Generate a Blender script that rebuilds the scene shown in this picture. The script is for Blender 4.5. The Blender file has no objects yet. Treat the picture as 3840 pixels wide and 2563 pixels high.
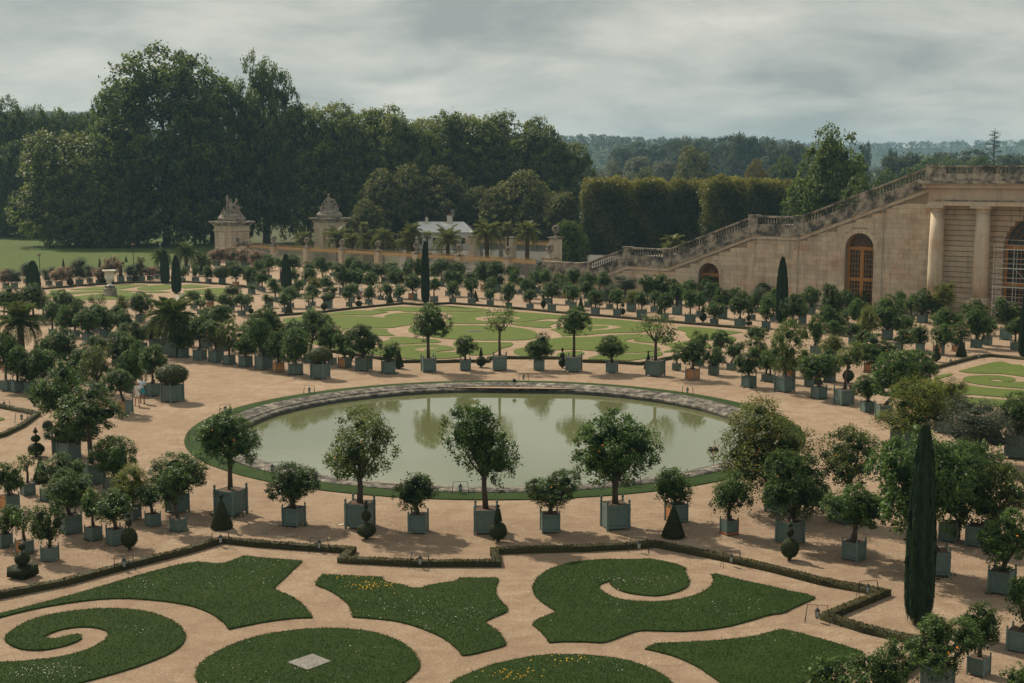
import bpy, bmesh, math, random
import numpy as np
from mathutils import Vector, Matrix

# ------------------------------------------------------------------ camera
scene = bpy.context.scene
col = scene.collection
PW, PH = 3840.0, 2563.0          # size of the photograph
F, YH, HC = 5020.0, 655.0, 15.5  # focal length in px, horizon row, eye height in m
PITCH = math.atan((YH - PH / 2) / F)
cam_d = bpy.data.cameras.new('camera')
cam_d.sensor_width = 36.0
cam_d.lens = 36.0 * F / PW
cam_d.clip_start, cam_d.clip_end = 0.5, 12000
cam = bpy.data.objects.new('camera', cam_d)
cam.location = (0, 0, HC)
cam.rotation_euler = (math.radians(90) + PITCH, 0, 0)
col.objects.link(cam)
scene.camera = cam

# ------------------------------------------------------------------ light
SUN_EL = math.radians(44)
SUN_AZ = math.atan2(-2.3, 2.5)      # sun stands to the left, behind the pool
world = bpy.data.worlds.new('World')
scene.world = world
world.use_nodes = True
wt = world.node_tree
for n in list(wt.nodes): wt.nodes.remove(n)
def wn(t, **kw):
    n = wt.nodes.new(t)
    for k, v in kw.items(): setattr(n, k, v)
    return n
w_out = wn('ShaderNodeOutputWorld'); w_bg = wn('ShaderNodeBackground')
w_bg.inputs['Strength'].default_value = 0.1
sky = wn('ShaderNodeTexSky', sky_type='NISHITA', sun_disc=False)
sky.sun_elevation, sky.sun_rotation = SUN_EL, SUN_AZ
sky.air_density, sky.dust_density, sky.ozone_density = 1.0, 2.0, 1.5
tc = wn('ShaderNodeTexCoord')
sep = wn('ShaderNodeSeparateXYZ'); wt.links.new(tc.outputs['Generated'], sep.inputs[0])
def wmath(op, a, b=None, c=None, clamp=False):
    n = wn('ShaderNodeMath', operation=op, use_clamp=clamp)
    for i, v in enumerate((a, b, c)):
        if v is None: continue
        if isinstance(v, (int, float)): n.inputs[i].default_value = v
        else: wt.links.new(v, n.inputs[i])
    return n.outputs[0]
zz = wmath('ADD', wmath('MAXIMUM', sep.outputs['Z'], 0.0), 0.22)
comb = wn('ShaderNodeCombineXYZ')
wt.links.new(wmath('DIVIDE', sep.outputs['X'], zz), comb.inputs[0])
wt.links.new(wmath('DIVIDE', sep.outputs['Y'], zz), comb.inputs[1])
n1 = wn('ShaderNodeTexNoise'); n1.inputs['Scale'].default_value = 1.9; n1.inputs['Detail'].default_value = 9; n1.inputs['Roughness'].default_value = 0.56
n1.inputs['Distortion'].default_value = 0.35
wt.links.new(comb.outputs[0], n1.inputs['Vector'])
n2 = wn('ShaderNodeTexNoise'); n2.inputs['Scale'].default_value = 0.6; n2.inputs['Detail'].default_value = 4
wt.links.new(comb.outputs[0], n2.inputs['Vector'])
cov = wn('ShaderNodeMapRange'); cov.inputs[1].default_value, cov.inputs[2].default_value = 0.28, 0.50
cov.inputs[3].default_value, cov.inputs[4].default_value = 0.88, 1.0
wt.links.new(n2.outputs[0], cov.inputs[0])
ramp = wn('ShaderNodeValToRGB')
ramp.color_ramp.elements[0].position = 0.34; ramp.color_ramp.elements[0].color = (3.1, 3.3, 3.15, 1)
ramp.color_ramp.elements[1].position = 0.68; ramp.color_ramp.elements[1].color = (6.7, 6.4, 5.6, 1)
e = ramp.color_ramp.elements.new(0.50); e.color = (4.7, 4.75, 4.3, 1)
wt.links.new(n1.outputs[0], ramp.inputs[0])
wmix = wn('ShaderNodeMix', data_type='RGBA')
wt.links.new(cov.outputs[0], wmix.inputs[0])
wt.links.new(sky.outputs[0], wmix.inputs[6]); wt.links.new(ramp.outputs[0], wmix.inputs[7])
wt.links.new(wmix.outputs[2], w_bg.inputs['Color']); wt.links.new(w_bg.outputs[0], w_out.inputs['Surface'])

sun_d = bpy.data.lights.new('sun', 'SUN')
sun_d.energy, sun_d.angle, sun_d.color = 4.6, math.radians(1.2), (1.0, 0.87, 0.67)
sun = bpy.data.objects.new('sun', sun_d)
sdir = Vector((math.sin(SUN_AZ) * math.cos(SUN_EL), math.cos(SUN_AZ) * math.cos(SUN_EL), math.sin(SUN_EL)))
sun.rotation_euler = sdir.to_track_quat('Z', 'Y').to_euler()
sun.location = (-60, 60, 120)
col.objects.link(sun)
scene.view_settings.view_transform = 'Standard'
scene.view_settings.look = 'None'
scene.view_settings.exposure = 0.16
scene.view_settings.gamma = 1.0
scene.render.engine = 'CYCLES'
scene.cycles.use_denoising = True
scene.cycles.max_bounces = 6
scene.cycles.diffuse_bounces = 2
scene.cycles.glossy_bounces = 2
scene.cycles.transmission_bounces = 3
scene.cycles.transparent_max_bounces = 4
scene.cycles.volume_bounces = 0
scene.cycles.sample_clamp_indirect = 4.0

# ------------------------------------------------------------------ pixel -> place
CP, SP = math.cos(PITCH), math.sin(PITCH)
def ray(px, py):
    x, y = (px - PW / 2) / F, (PH / 2 - py) / F
    return Vector((x, CP - y * SP, SP + y * CP))
def G(px, py, z=0.0):
    d = ray(px, py); t = (z - HC) / d.z
    return Vector((d.x * t, d.y * t, z))
def PT(px, py, Y):
    d = ray(px, py); t = Y / d.y
    return Vector((d.x * t, Y, HC + d.z * t))
def depth(p):
    return p[1] * CP + (p[2] - HC) * SP
K = 960.0 / 2349.0
TILES = {c: (ox, oy) for c, (ox, oy) in zip('abcdefghijklmnopqrst', [
    (0, 1923), (960, 1923), (1920, 1923), (2880, 1923), (0, 900), (960, 900), (1920, 900), (2880, 900),
    (0, 1400), (960, 1400), (1920, 1400), (2880, 1400), (0, 300), (960, 300), (1920, 400), (2880, 400)] + [(0, 0)] * 4)}
def tp(t, x, y):
    o = TILES[t]; return (o[0] + x * K, o[1] + y * K)
def tg(t, x, y, z=0.0):
    return G(*tp(t, x, y), z)

# ------------------------------------------------------------------ scene helpers
def tag(o, label=None, cat=None, group=None, kind=None):
    if label: o['label'] = label
    if cat: o['category'] = cat
    if group: o['group'] = group
    if kind: o['kind'] = kind
    return o
def link(o, parent=None):
    col.objects.link(o)
    if parent is not None: o.parent = parent
    return o
def empty(name, loc=(0, 0, 0), rz=0.0):
    o = bpy.data.objects.new(name, None); o.location = loc; o.rotation_euler = (0, 0, rz)
    o.empty_display_size = 0.2
    return link(o)
def inst(name, me, parent=None, loc=(0, 0, 0), rot=(0, 0, 0), scale=(1, 1, 1)):
    o = bpy.data.objects.new(name, me); o.location = loc; o.rotation_euler = rot; o.scale = scale
    return link(o, parent)

class MB:
    """collects faces, builds one mesh"""
    def __init__(self): self.v, self.f, self.m = [], [], []
    def add(self, vs, fs, mi=0):
        b = len(self.v); self.v += [tuple(p) for p in vs]
        self.f += [tuple(b + i for i in f) for f in fs]; self.m += [mi] * len(fs)
    def box(self, c, s, rz=0.0, mi=0, taper=1.0):
        hx, hy, hz = s[0] / 2, s[1] / 2, s[2] / 2
        ca, sa = math.cos(rz), math.sin(rz)
        vs = []
        for z in (-hz, hz):
            k = taper if z > 0 else 1.0
            for x, y in ((-hx, -hy), (hx, -hy), (hx, hy), (-hx, hy)):
                x, y = x * k, y * k
                vs.append((c[0] + x * ca - y * sa, c[1] + x * sa + y * ca, c[2] + z))
        self.add(vs, [(3, 2, 1, 0), (4, 5, 6, 7), (0, 1, 5, 4), (1, 2, 6, 5), (2, 3, 7, 6), (3, 0, 4, 7)], mi)
    def lathe(self, prof, n=12, c=(0, 0, 0), mi=0, cap=True, phase=0.0):
        b = []
        for r, z in prof:
            for i in range(n):
                a = 2 * math.pi * i / n + phase
                b.append((c[0] + r * math.cos(a), c[1] + r * math.sin(a), c[2] + z))
        fs = []
        for j in range(len(prof) - 1):
            for i in range(n):
                i2 = (i + 1) % n
                fs.append((j * n + i, j * n + i2, (j + 1) * n + i2, (j + 1) * n + i))
        if cap:
            fs.append(tuple(range(n - 1, -1, -1)))
            fs.append(tuple((len(prof) - 1) * n + i for i in range(n)))
        self.add(b, fs, mi)
    def tube(self, pts, rad, n=6, mi=0):
        pts = [Vector(p) for p in pts]
        rad = rad if isinstance(rad, (list, tuple)) else [rad] * len(pts)
        vs = []
        up = Vector((0.13, 0.21, 0.97))
        for i, p in enumerate(pts):
            d = (pts[min(i + 1, len(pts) - 1)] - pts[max(i - 1, 0)])
            d = d.normalized() if d.length > 1e-9 else Vector((0, 0, 1))
            u = d.cross(up if abs(d.dot(up)) < 0.95 else Vector((1, 0, 0))).normalized(); w = d.cross(u)
            for k in range(n):
                a = 2 * math.pi * k / n
                vs.append(p + (u * math.cos(a) + w * math.sin(a)) * rad[i])
        fs = []
        for j in range(len(pts) - 1):
            for k in range(n):
                k2 = (k + 1) % n
                fs.append((j * n + k, j * n + k2, (j + 1) * n + k2, (j + 1) * n + k))
        fs.append(tuple(range(n - 1, -1, -1))); fs.append(tuple((len(pts) - 1) * n + k for k in range(n)))
        self.add(vs, fs, mi)
    def slab(self, poly, y0, y1, mi=0):
        """poly in the x,z plane, run along y"""
        n = len(poly)
        vs = [(p[0], y0, p[1]) for p in poly] + [(p[0], y1, p[1]) for p in poly]
        fs = [tuple(range(n)), tuple(range(2 * n - 1, n - 1, -1))]
        fs += [(i, n + i, n + (i + 1) % n, (i + 1) % n) for i in range(n)]
        self.add(vs, fs, mi)
    def mesh(self, name, mats, smooth=False, fix=True):
        me = bpy.data.meshes.new(name)
        me.from_pydata(self.v, [], self.f)
        for m in (mats if isinstance(mats, (list, tuple)) else [mats]): me.materials.append(m)
        me.polygons.foreach_set('material_index', self.m)
        if fix:
            bm = bmesh.new(); bm.from_mesh(me); bmesh.ops.recalc_face_normals(bm, faces=bm.faces); bm.to_mesh(me); bm.free()
        if smooth: me.polygons.foreach_set('use_smooth', [True] * len(me.polygons))
        me.update()
        return me
    def build(self, name, mats, parent=None, smooth=False, fix=True, **kw):
        return inst(name, self.mesh(name, mats, smooth, fix), parent, **kw)

# ------------------------------------------------------------------ materials
def new_mat(name):
    m = bpy.data.materials.new(name); m.use_nodes = True
    nt = m.node_tree; b = nt.nodes['Principled BSDF']
    return m, nt, b
def nmath(nt, op, a, b=None, clamp=False):
    n = nt.nodes.new('ShaderNodeMath'); n.operation = op; n.use_clamp = clamp
    for i, v in enumerate((a, b)):
        if v is None: continue
        if isinstance(v, (int, float)): n.inputs[i].default_value = v
        else: nt.links.new(v, n.inputs[i])
    return n.outputs[0]
def nnoise(nt, scale, detail=4, rough=0.55, vec=None, dist=0.0):
    n = nt.nodes.new('ShaderNodeTexNoise'); n.inputs['Scale'].default_value = scale
    n.inputs['Detail'].default_value = detail; n.inputs['Roughness'].default_value = rough
    n.inputs['Distortion'].default_value = dist
    if vec is not None: nt.links.new(vec, n.inputs['Vector'])
    return n.outputs['Fac']
def nmix(nt, f, a, b, blend='MIX'):
    n = nt.nodes.new('ShaderNodeMix'); n.data_type = 'RGBA'; n.blend_type = blend
    for i, v in ((0, f), (6, a), (7, b)):
        if isinstance(v, (int, float)): n.inputs[i].default_value = v
        elif isinstance(v, tuple): n.inputs[i].default_value = (*v, 1) if len(v) == 3 else v
        else: nt.links.new(v, n.inputs[i])
    return n.outputs[2]
def nrange(nt, v, a, b, c=0.0, d=1.0):
    n = nt.nodes.new('ShaderNodeMapRange')
    for i, x in ((1, a), (2, b), (3, c), (4, d)): n.inputs[i].default_value = x
    nt.links.new(v, n.inputs[0]); return n.outputs[0]
def ncoord(nt, which='Object'):
    n = nt.nodes.new('ShaderNodeTexCoord'); return n.outputs[which]
def npos(nt):
    return nt.nodes.new('ShaderNodeNewGeometry').outputs['Position']
def nbump(nt, h, strength, dist):
    n = nt.nodes.new('ShaderNodeBump'); n.inputs['Strength'].default_value = strength; n.inputs['Distance'].default_value = dist
    nt.links.new(h, n.inputs['Height']); return n.outputs[0]
def nrand(nt):
    return nt.nodes.new('ShaderNodeObjectInfo').outputs['Random']
def nattr(nt, name):
    n = nt.nodes.new('ShaderNodeAttribute'); n.attribute_name = name; return n.outputs['Fac']

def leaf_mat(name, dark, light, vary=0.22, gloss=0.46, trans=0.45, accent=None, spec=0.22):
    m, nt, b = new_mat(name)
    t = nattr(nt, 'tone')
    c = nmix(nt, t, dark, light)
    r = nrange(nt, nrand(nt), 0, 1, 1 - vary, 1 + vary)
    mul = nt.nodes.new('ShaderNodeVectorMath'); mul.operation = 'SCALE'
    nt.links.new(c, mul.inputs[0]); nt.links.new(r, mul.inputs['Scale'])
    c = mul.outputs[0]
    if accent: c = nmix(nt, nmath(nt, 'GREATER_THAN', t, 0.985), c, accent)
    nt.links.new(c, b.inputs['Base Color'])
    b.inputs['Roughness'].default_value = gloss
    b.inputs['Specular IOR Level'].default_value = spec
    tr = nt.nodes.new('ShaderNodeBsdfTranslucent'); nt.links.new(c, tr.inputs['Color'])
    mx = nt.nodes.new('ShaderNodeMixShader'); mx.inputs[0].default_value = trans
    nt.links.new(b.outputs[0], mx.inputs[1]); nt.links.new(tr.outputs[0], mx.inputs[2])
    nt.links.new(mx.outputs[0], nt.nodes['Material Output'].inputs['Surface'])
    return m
def rough_mat(name, c1, c2, scale=3.0, rough=0.8, bump=0.0, bscale=30.0, obj_rand=0.0, detail=5, c3=None, c3_lo=0.6, c3_hi=0.75, c3_scale=1.0, pos=True, spec=0.3, streak=0.0):
    m, nt, b = new_mat(name)
    v = npos(nt) if pos else ncoord(nt)
    c = nmix(nt, nrange(nt, nnoise(nt, scale, detail, 0.6, v), 0.3, 0.7), c1, c2)
    if c3: c = nmix(nt, nrange(nt, nnoise(nt, c3_scale, 6, 0.65, v), c3_lo, c3_hi), c, c3)
    if streak:
        mp = nt.nodes.new('ShaderNodeMapping'); mp.inputs['Scale'].default_value = (1, 1, 0.10); nt.links.new(v, mp.inputs['Vector'])
        c = nmix(nt, nrange(nt, nnoise(nt, 1.6, 6, 0.7, mp.outputs[0]), 0.50, 0.72, 0, streak), c, (0.16, 0.135, 0.105))
    if obj_rand:
        s = nt.nodes.new('ShaderNodeVectorMath'); s.operation = 'SCALE'
        nt.links.new(c, s.inputs[0]); nt.links.new(nrange(nt, nrand(nt), 0, 1, 1 - obj_rand, 1 + obj_rand), s.inputs['Scale']); c = s.outputs[0]
    nt.links.new(c, b.inputs['Base Color'])
    b.inputs['Roughness'].default_value = rough
    b.inputs['Specular IOR Level'].default_value = spec
    if bump: nt.links.new(nbump(nt, nnoise(nt, bscale, 5, 0.6, v), bump, 0.02), b.inputs['Normal'])
    return m

M = {}
M['orange_leaf'] = leaf_mat('orange_leaf', (0.013, 0.042, 0.014), (0.130, 0.215, 0.042), gloss=0.46, spec=0.28)
M['light_leaf'] = leaf_mat('light_leaf', (0.026, 0.062, 0.016), (0.185, 0.240, 0.048), gloss=0.46, spec=0.26)
M['pom_leaf'] = leaf_mat('pomegranate_leaf', (0.030, 0.062, 0.014), (0.270, 0.290, 0.045), gloss=0.55, accent=(0.35, 0.05, 0.02))
M['olive_leaf'] = leaf_mat('olive_leaf', (0.045, 0.070, 0.045), (0.130, 0.155, 0.095), gloss=0.55)
M['yew_leaf'] = leaf_mat('yew_leaf', (0.014, 0.026, 0.011), (0.075, 0.090, 0.026), gloss=0.7, trans=0.2)
M['round_leaf'] = leaf_mat('round_bush_leaf', (0.022, 0.042, 0.014), (0.130, 0.150, 0.040), gloss=0.6, trans=0.25)
M['cypress_leaf'] = leaf_mat('cypress_leaf', (0.010, 0.026, 0.016), (0.030, 0.060, 0.024), gloss=0.7, trans=0.1)
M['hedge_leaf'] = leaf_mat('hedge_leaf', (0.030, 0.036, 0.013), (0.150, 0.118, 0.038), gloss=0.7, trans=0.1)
M['oleander_pink'] = leaf_mat('oleander_pink', (0.045, 0.080, 0.038), (0.130, 0.175, 0.085), gloss=0.55, accent=(0.72, 0.36, 0.31))
M['palm_leaf'] = leaf_mat('palm_leaf', (0.070, 0.100, 0.030), (0.28, 0.29, 0.10), gloss=0.5, trans=0.35)
M['garden_palm_leaf'] = leaf_mat('garden_palm_leaf', (0.032, 0.068, 0.020), (0.16, 0.20, 0.062), gloss=0.45, trans=0.35)
M['tree_leaf'] = leaf_mat('tree_leaf', (0.015, 0.040, 0.012), (0.180, 0.240, 0.045), vary=0.15, gloss=0.5, trans=0.5)
M['tree_leaf3'] = leaf_mat('tree_leaf_light', (0.024, 0.052, 0.014), (0.250, 0.290, 0.058), vary=0.15, gloss=0.5, trans=0.5)
M['tree_leaf2'] = leaf_mat('tree_leaf_warm', (0.030, 0.048, 0.014), (0.210, 0.215, 0.055), vary=0.15, gloss=0.5, trans=0.5)
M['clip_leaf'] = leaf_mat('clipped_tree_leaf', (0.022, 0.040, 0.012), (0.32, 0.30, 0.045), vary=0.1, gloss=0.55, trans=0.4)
M['pale_leaf'] = leaf_mat('pale_leaf', (0.085, 0.100, 0.065), (0.210, 0.205, 0.125), vary=0.12, gloss=0.6)
M['far_leaf'] = leaf_mat('far_leaf', (0.024, 0.048, 0.024), (0.115, 0.140, 0.055), vary=0.1, gloss=0.7, trans=0.35)
M['gold_leaf'] = leaf_mat('yellow_leaf', (0.10, 0.09, 0.02), (0.26, 0.20, 0.04), vary=0.1, gloss=0.6)
M['bark'] = rough_mat('bark', (0.050, 0.036, 0.028), (0.085, 0.065, 0.050), 12, 0.9, 0.4, 40)
M['big_bark'] = rough_mat('big_bark', (0.060, 0.050, 0.040), (0.11, 0.095, 0.075), 3, 0.9, 0.4, 10)
M['palm_bark'] = rough_mat('palm_bark', (0.045, 0.032, 0.022), (0.10, 0.07, 0.045), 14, 0.95, 0.8, 20)
M['tub_paint'] = rough_mat('tub_paint', (0.098, 0.148, 0.134), (0.134, 0.190, 0.170), 5, 0.55, 0.12, 60, obj_rand=0.14, c3=(0.085, 0.105, 0.090), c3_lo=0.60, c3_hi=0.82, c3_scale=3.0)
M['tub_iron'] = rough_mat('tub_iron', (0.078, 0.122, 0.112), (0.10, 0.15, 0.137), 8, 0.5, 0, obj_rand=0.1)
M['tub_wood'] = rough_mat('tub_wood', (0.42, 0.185, 0.075), (0.52, 0.27, 0.115), 6, 0.6, 0.1, 50, obj_rand=0.12)
M['soil'] = rough_mat('soil', (0.065, 0.040, 0.028), (0.13, 0.078, 0.055), 16, 0.95, 0.6, 50)
M['orange_fruit'] = rough_mat('orange_fruit', (0.75, 0.24, 0.02), (0.8, 0.30, 0.03), 5, 0.45)
M['strap'] = rough_mat('orange_strap', (0.75, 0.14, 0.03), (0.85, 0.20, 0.04), 5, 0.5)
M['iron'] = rough_mat('dark_iron', (0.018, 0.022, 0.024), (0.035, 0.04, 0.04), 8, 0.5)
M['lamp_glass'] = rough_mat('lantern_glass', (0.30, 0.36, 0.36), (0.42, 0.48, 0.46), 8, 0.15, spec=0.6)
M['terracotta'] = rough_mat('terracotta', (0.12, 0.07, 0.05), (0.17, 0.10, 0.07), 5, 0.85)
M['limestone'] = rough_mat('limestone', (0.47, 0.385, 0.285), (0.56, 0.465, 0.35), 0.9, 0.85, 0.25, 14, obj_rand=0.11, c3=(0.45, 0.275, 0.18), c3_lo=0.50, c3_hi=0.72, c3_scale=0.40, streak=0.55)
M['grey_stone'] = rough_mat('weathered_stone', (0.33, 0.285, 0.225), (0.45, 0.385, 0.295), 1.6, 0.9, 0.3, 14, obj_rand=0.08, c3=(0.075, 0.073, 0.069), c3_lo=0.40, c3_hi=0.60, c3_scale=0.9)
M['rim_stone'] = rough_mat('rim_stone', (0.17, 0.15, 0.128), (0.30, 0.265, 0.22), 2.5, 0.85, 0.5, 22, obj_rand=0.2, c3=(0.042, 0.040, 0.037), c3_lo=0.38, c3_hi=0.57, c3_scale=1.7)
M['wet_stone'] = rough_mat('wet_stone', (0.035, 0.036, 0.030), (0.085, 0.080, 0.066), 3, 0.6, 0.3, 18)
M['statue_stone'] = rough_mat('statue_stone', (0.24, 0.205, 0.165), (0.37, 0.315, 0.25), 1.5, 0.9, 0.3, 10, c3=(0.07, 0.066, 0.062), c3_lo=0.42, c3_hi=0.68, c3_scale=1.5)
M['marble'] = rough_mat('marble', (0.52, 0.49, 0.43), (0.66, 0.62, 0.54), 3, 0.6, 0.1, 20)
M['joint'] = rough_mat('wall_joint', (0.24, 0.185, 0.13), (0.30, 0.235, 0.165), 1.5, 0.95)
M['door_paint'] = rough_mat('door_paint', (0.34, 0.155, 0.045), (0.40, 0.185, 0.055), 2, 0.5)
M['gold_iron'] = rough_mat('gilded_iron', (0.42, 0.27, 0.12), (0.52, 0.34, 0.16), 3, 0.45)
M['fence_iron'] = rough_mat('fence_iron', (0.30, 0.285, 0.25), (0.40, 0.37, 0.31), 3, 0.5)
M['roof_zinc'] = rough_mat('zinc_roof', (0.62, 0.63, 0.62), (0.74, 0.74, 0.72), 1, 0.5)
M['plaster'] = rough_mat('plaster', (0.52, 0.48, 0.42), (0.60, 0.56, 0.50), 1, 0.9)
M['brick_red'] = rough_mat('chimney_pot', (0.28, 0.10, 0.06), (0.34, 0.13, 0.08), 4, 0.9)
M['steel'] = rough_mat('scaffold_steel', (0.40, 0.40, 0.39), (0.52, 0.52, 0.50), 3, 0.4)
m, nt, b = new_mat('window_glass'); b.inputs['Base Color'].default_value = (0.020, 0.026, 0.030, 1); b.inputs['Roughness'].default_value = 0.12; M['glass'] = m

M['slab'] = rough_mat('slab', (0.17, 0.16, 0.15), (0.25, 0.235, 0.22), 4, 0.9, 0.4, 30)
M['road'] = rough_mat('road', (0.085, 0.085, 0.075), (0.12, 0.115, 0.10), 0.4, 0.9, 0.2, 10)
# gravel
m, nt, b = new_mat('gravel')
p = npos(nt)
c = nmix(nt, nrange(nt, nnoise(nt, 0.10, 5, 0.6, p), 0.34, 0.66), (0.405, 0.302, 0.215), (0.545, 0.424, 0.312))
c = nmix(nt, nrange(nt, nnoise(nt, 0.9, 6, 0.7, p, 0.6), 0.40, 0.70, 0, 0.9), c, (0.29, 0.195, 0.128))
dv = nt.nodes.new('ShaderNodeVectorMath'); dv.operation = 'DISTANCE'; nt.links.new(p, dv.inputs[0]); dv.inputs[1].default_value = (-1.0, 81.4, 0.0)
ring = nt.nodes.new('ShaderNodeCombineXYZ'); nt.links.new(dv.outputs['Value'], ring.inputs[0]); nt.links.new(nmath(nt, 'MULTIPLY', nnoise(nt, 0.15, 2, 0.5, p), 2.2), ring.inputs[1])
c = nmix(nt, nrange(nt, nnoise(nt, 2.6, 4, 0.7, ring.outputs[0]), 0.46, 0.66, 0, 0.45), c, (0.30, 0.212, 0.146))   # wheel and rake tracks round the pool
c = nmix(nt, nrange(nt, nnoise(nt, 9.0, 5, 0.75, p), 0.42, 0.68, 0, 0.9), c, (0.25, 0.170, 0.115))
c = nmix(nt, nrange(nt, nnoise(nt, 26.0, 3, 0.7, p), 0.54, 0.70, 0, 0.8), c, (0.17, 0.118, 0.082))
c = nmix(nt, nrange(nt, nnoise(nt, 19.0, 3, 0.7, p), 0.60, 0.78, 0, 0.55), c, (0.58, 0.46, 0.35))
nt.links.new(c, b.inputs['Base Color']); b.inputs['Roughness'].default_value = 0.95; b.inputs['Specular IOR Level'].default_value = 0.15
nt.links.new(nbump(nt, nmath(nt, 'ADD', nnoise(nt, 7.0, 6, 0.75, p), nmath(nt, 'MULTIPLY', nnoise(nt, 30.0, 3, 0.6, p), 0.5)), 1.0, 0.09), b.inputs['Normal'])
M['gravel'] = m
# short lawn
def lawn_mat(name, a, d, e):
    m, nt, b = new_mat(name); p = npos(nt)
    c = nmix(nt, nrange(nt, nnoise(nt, 0.55, 5, 0.65, p), 0.32, 0.68), a, d)
    c = nmix(nt, nrange(nt, nnoise(nt, 13.0, 5, 0.8, p), 0.35, 0.70, 0, 0.8), c, e)
    c = nmix(nt, nrange(nt, nnoise(nt, 1.1, 4, 0.7, p, 0.5), 0.58, 0.76, 0, 0.55), c, (a[0] * 2.1, a[1] * 1.35, a[2] * 1.6))
    nt.links.new(c, b.inputs['Base Color']); b.inputs['Roughness'].default_value = 0.9; b.inputs['Specular IOR Level'].default_value = 0.15
    nt.links.new(nbump(nt, nnoise(nt, 11.0, 6, 0.8, p), 1.0, 0.10), b.inputs['Normal'])
    return m
M['lawn'] = lawn_mat('lawn', (0.026, 0.060, 0.012), (0.048, 0.084, 0.018), (0.022, 0.047, 0.010))
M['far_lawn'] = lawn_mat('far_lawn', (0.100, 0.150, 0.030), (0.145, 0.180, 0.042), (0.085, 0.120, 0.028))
M['park_lawn'] = lawn_mat('park_lawn', (0.066, 0.105, 0.020), (0.095, 0.130, 0.028), (0.055, 0.085, 0.018))
M['grass_blade'] = leaf_mat('grass_blade', (0.018, 0.048, 0.008), (0.075, 0.098, 0.024), gloss=0.9, trans=0.3, spec=0.05)
M['ground'] = lawn_mat('ground_green', (0.075, 0.090, 0.040), (0.105, 0.110, 0.055), (0.065, 0.072, 0.036))
M['wood_floor'] = rough_mat('wood_floor', (0.022, 0.040, 0.018), (0.040, 0.062, 0.028), 0.02, 0.95)
# water
m, nt, b = new_mat('water'); p = npos(nt)
c = nmix(nt, nrange(nt, nnoise(nt, 0.12, 3, 0.5, p), 0.3, 0.7), (0.138, 0.150, 0.066), (0.152, 0.162, 0.088))
nt.links.new(c, b.inputs['Base Color']); b.inputs['Roughness'].default_value = 0.02; b.inputs['IOR'].default_value = 2.0
w1 = nt.nodes.new('ShaderNodeMapping'); w1.inputs['Scale'].default_value = (0.9, 2.2, 1); nt.links.new(p, w1.inputs['Vector'])
hh = nmath(nt, 'MULTIPLY', nnoise(nt, 1.6, 3, 0.5, w1.outputs[0]), nrange(nt, nnoise(nt, 0.11, 2, 0.5, p), 0.42, 0.66, 0.10, 1.0))
nt.links.new(nbump(nt, hh, 0.05, 0.12), b.inputs['Normal'])
M['water'] = m

# ================================================================== THE SETTING
ZOOMS = {'A': (1040, 1120, 600 / 2349), 'B': (1600, 1120, 600 / 2349), 'C': (2180, 1120, 660 / 2349),
         'D': (140, 1020, 760 / 2349), 'E': (3400, 1300, 440 / 2349)}
for c, (ox, oy) in list(TILES.items()): ZOOMS[c] = (ox, oy, K)
def zp(t, x, y):
    o = ZOOMS[t]; return (o[0] + x * o[2], o[1] + y * o[2])
def outline(spec):
    """'a 0,10 20,30 b 1,2' -> ground points"""
    pts, t = [], None
    for w in spec.split():
        if w in ZOOMS: t = w; continue
        x, y = w.split(','); g = G(*zp(t, float(x), float(y))); pts.append((g.x, g.y))
    return pts
def smooth_poly(p, it=2, keep=62):
    for _ in range(it):
        out, n = [], len(p)
        for i in range(n):
            a, b, c = p[i - 1], p[i], p[(i + 1) % n]
            v1, v2 = (b[0] - a[0], b[1] - a[1]), (c[0] - b[0], c[1] - b[1])
            ang = abs(math.degrees(math.atan2(v1[0] * v2[1] - v1[1] * v2[0], v1[0] * v2[0] + v1[1] * v2[1])))
            if ang > keep: out.append(b)
            else:
                out.append((b[0] + (a[0] - b[0]) * .25, b[1] + (a[1] - b[1]) * .25))
                out.append((b[0] + (c[0] - b[0]) * .25, b[1] + (c[1] - b[1]) * .25))
        p = out
    return p
def plate(name, pts, z0, z1, mat, parent=None):
    """flat plate with an upright edge"""
    bm = bmesh.new()
    vs = [bm.verts.new((x, y, z1)) for x, y in pts]
    f = bm.faces.new(vs)
    if f.normal.z < 0: f.normal_flip()
    bm.normal_update()
    if f.normal.z < 0: bmesh.ops.reverse_faces(bm, faces=[f])
    if z1 > z0:
        n = len(pts); lo = [bm.verts.new((x, y, z0)) for x, y in pts]
        for i in range(n):
            j = (i + 1) % n
            bm.faces.new((vs[i], lo[i], lo[j], vs[j]))
    bmesh.ops.triangulate(bm, faces=[x for x in bm.faces if len(x.verts) > 4])
    bmesh.ops.recalc_face_normals(bm, faces=bm.faces) if z1 > z0 else None
    me = bpy.data.meshes.new(name); bm.to_mesh(me); bm.free(); me.materials.append(mat)
    return inst(name, me, parent)
def structure(o, label=None):
    o['kind'] = 'structure'
    if label: o['label'] = label
    return o

BIG = 3980
structure(plate('ground', [(-BIG, -40), (BIG, -40), (BIG, BIG), (-BIG, BIG)], 0, -0.012, M['ground']), 'wide green ground reaching to the wooded hills')
gp = [G(-2600, 1080), G(-400, 1052), G(0, 1040), G(480, 1022), G(700, 1008), G(820, 985), G(940, 986), G(2052, 1060), G(2700, 1100)]
structure(plate('gravel_ground', [(p.x, p.y) for p in gp] + [(140, 250), (140, 12), (-80, 12)], 0, 0.0, M['gravel']), 'pale gravel floor of the formal garden')
lp = [G(-1500, 1036), G(0, 1026), G(500, 1010), G(640, 990), G(900, 905), G(600, 868), G(-1500, 862)]
structure(plate('park_lawn', [(p.x, p.y) for p in lp], 0, 0.02, M['park_lawn']), 'sunlit park lawn behind the left row of tubs')

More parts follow.
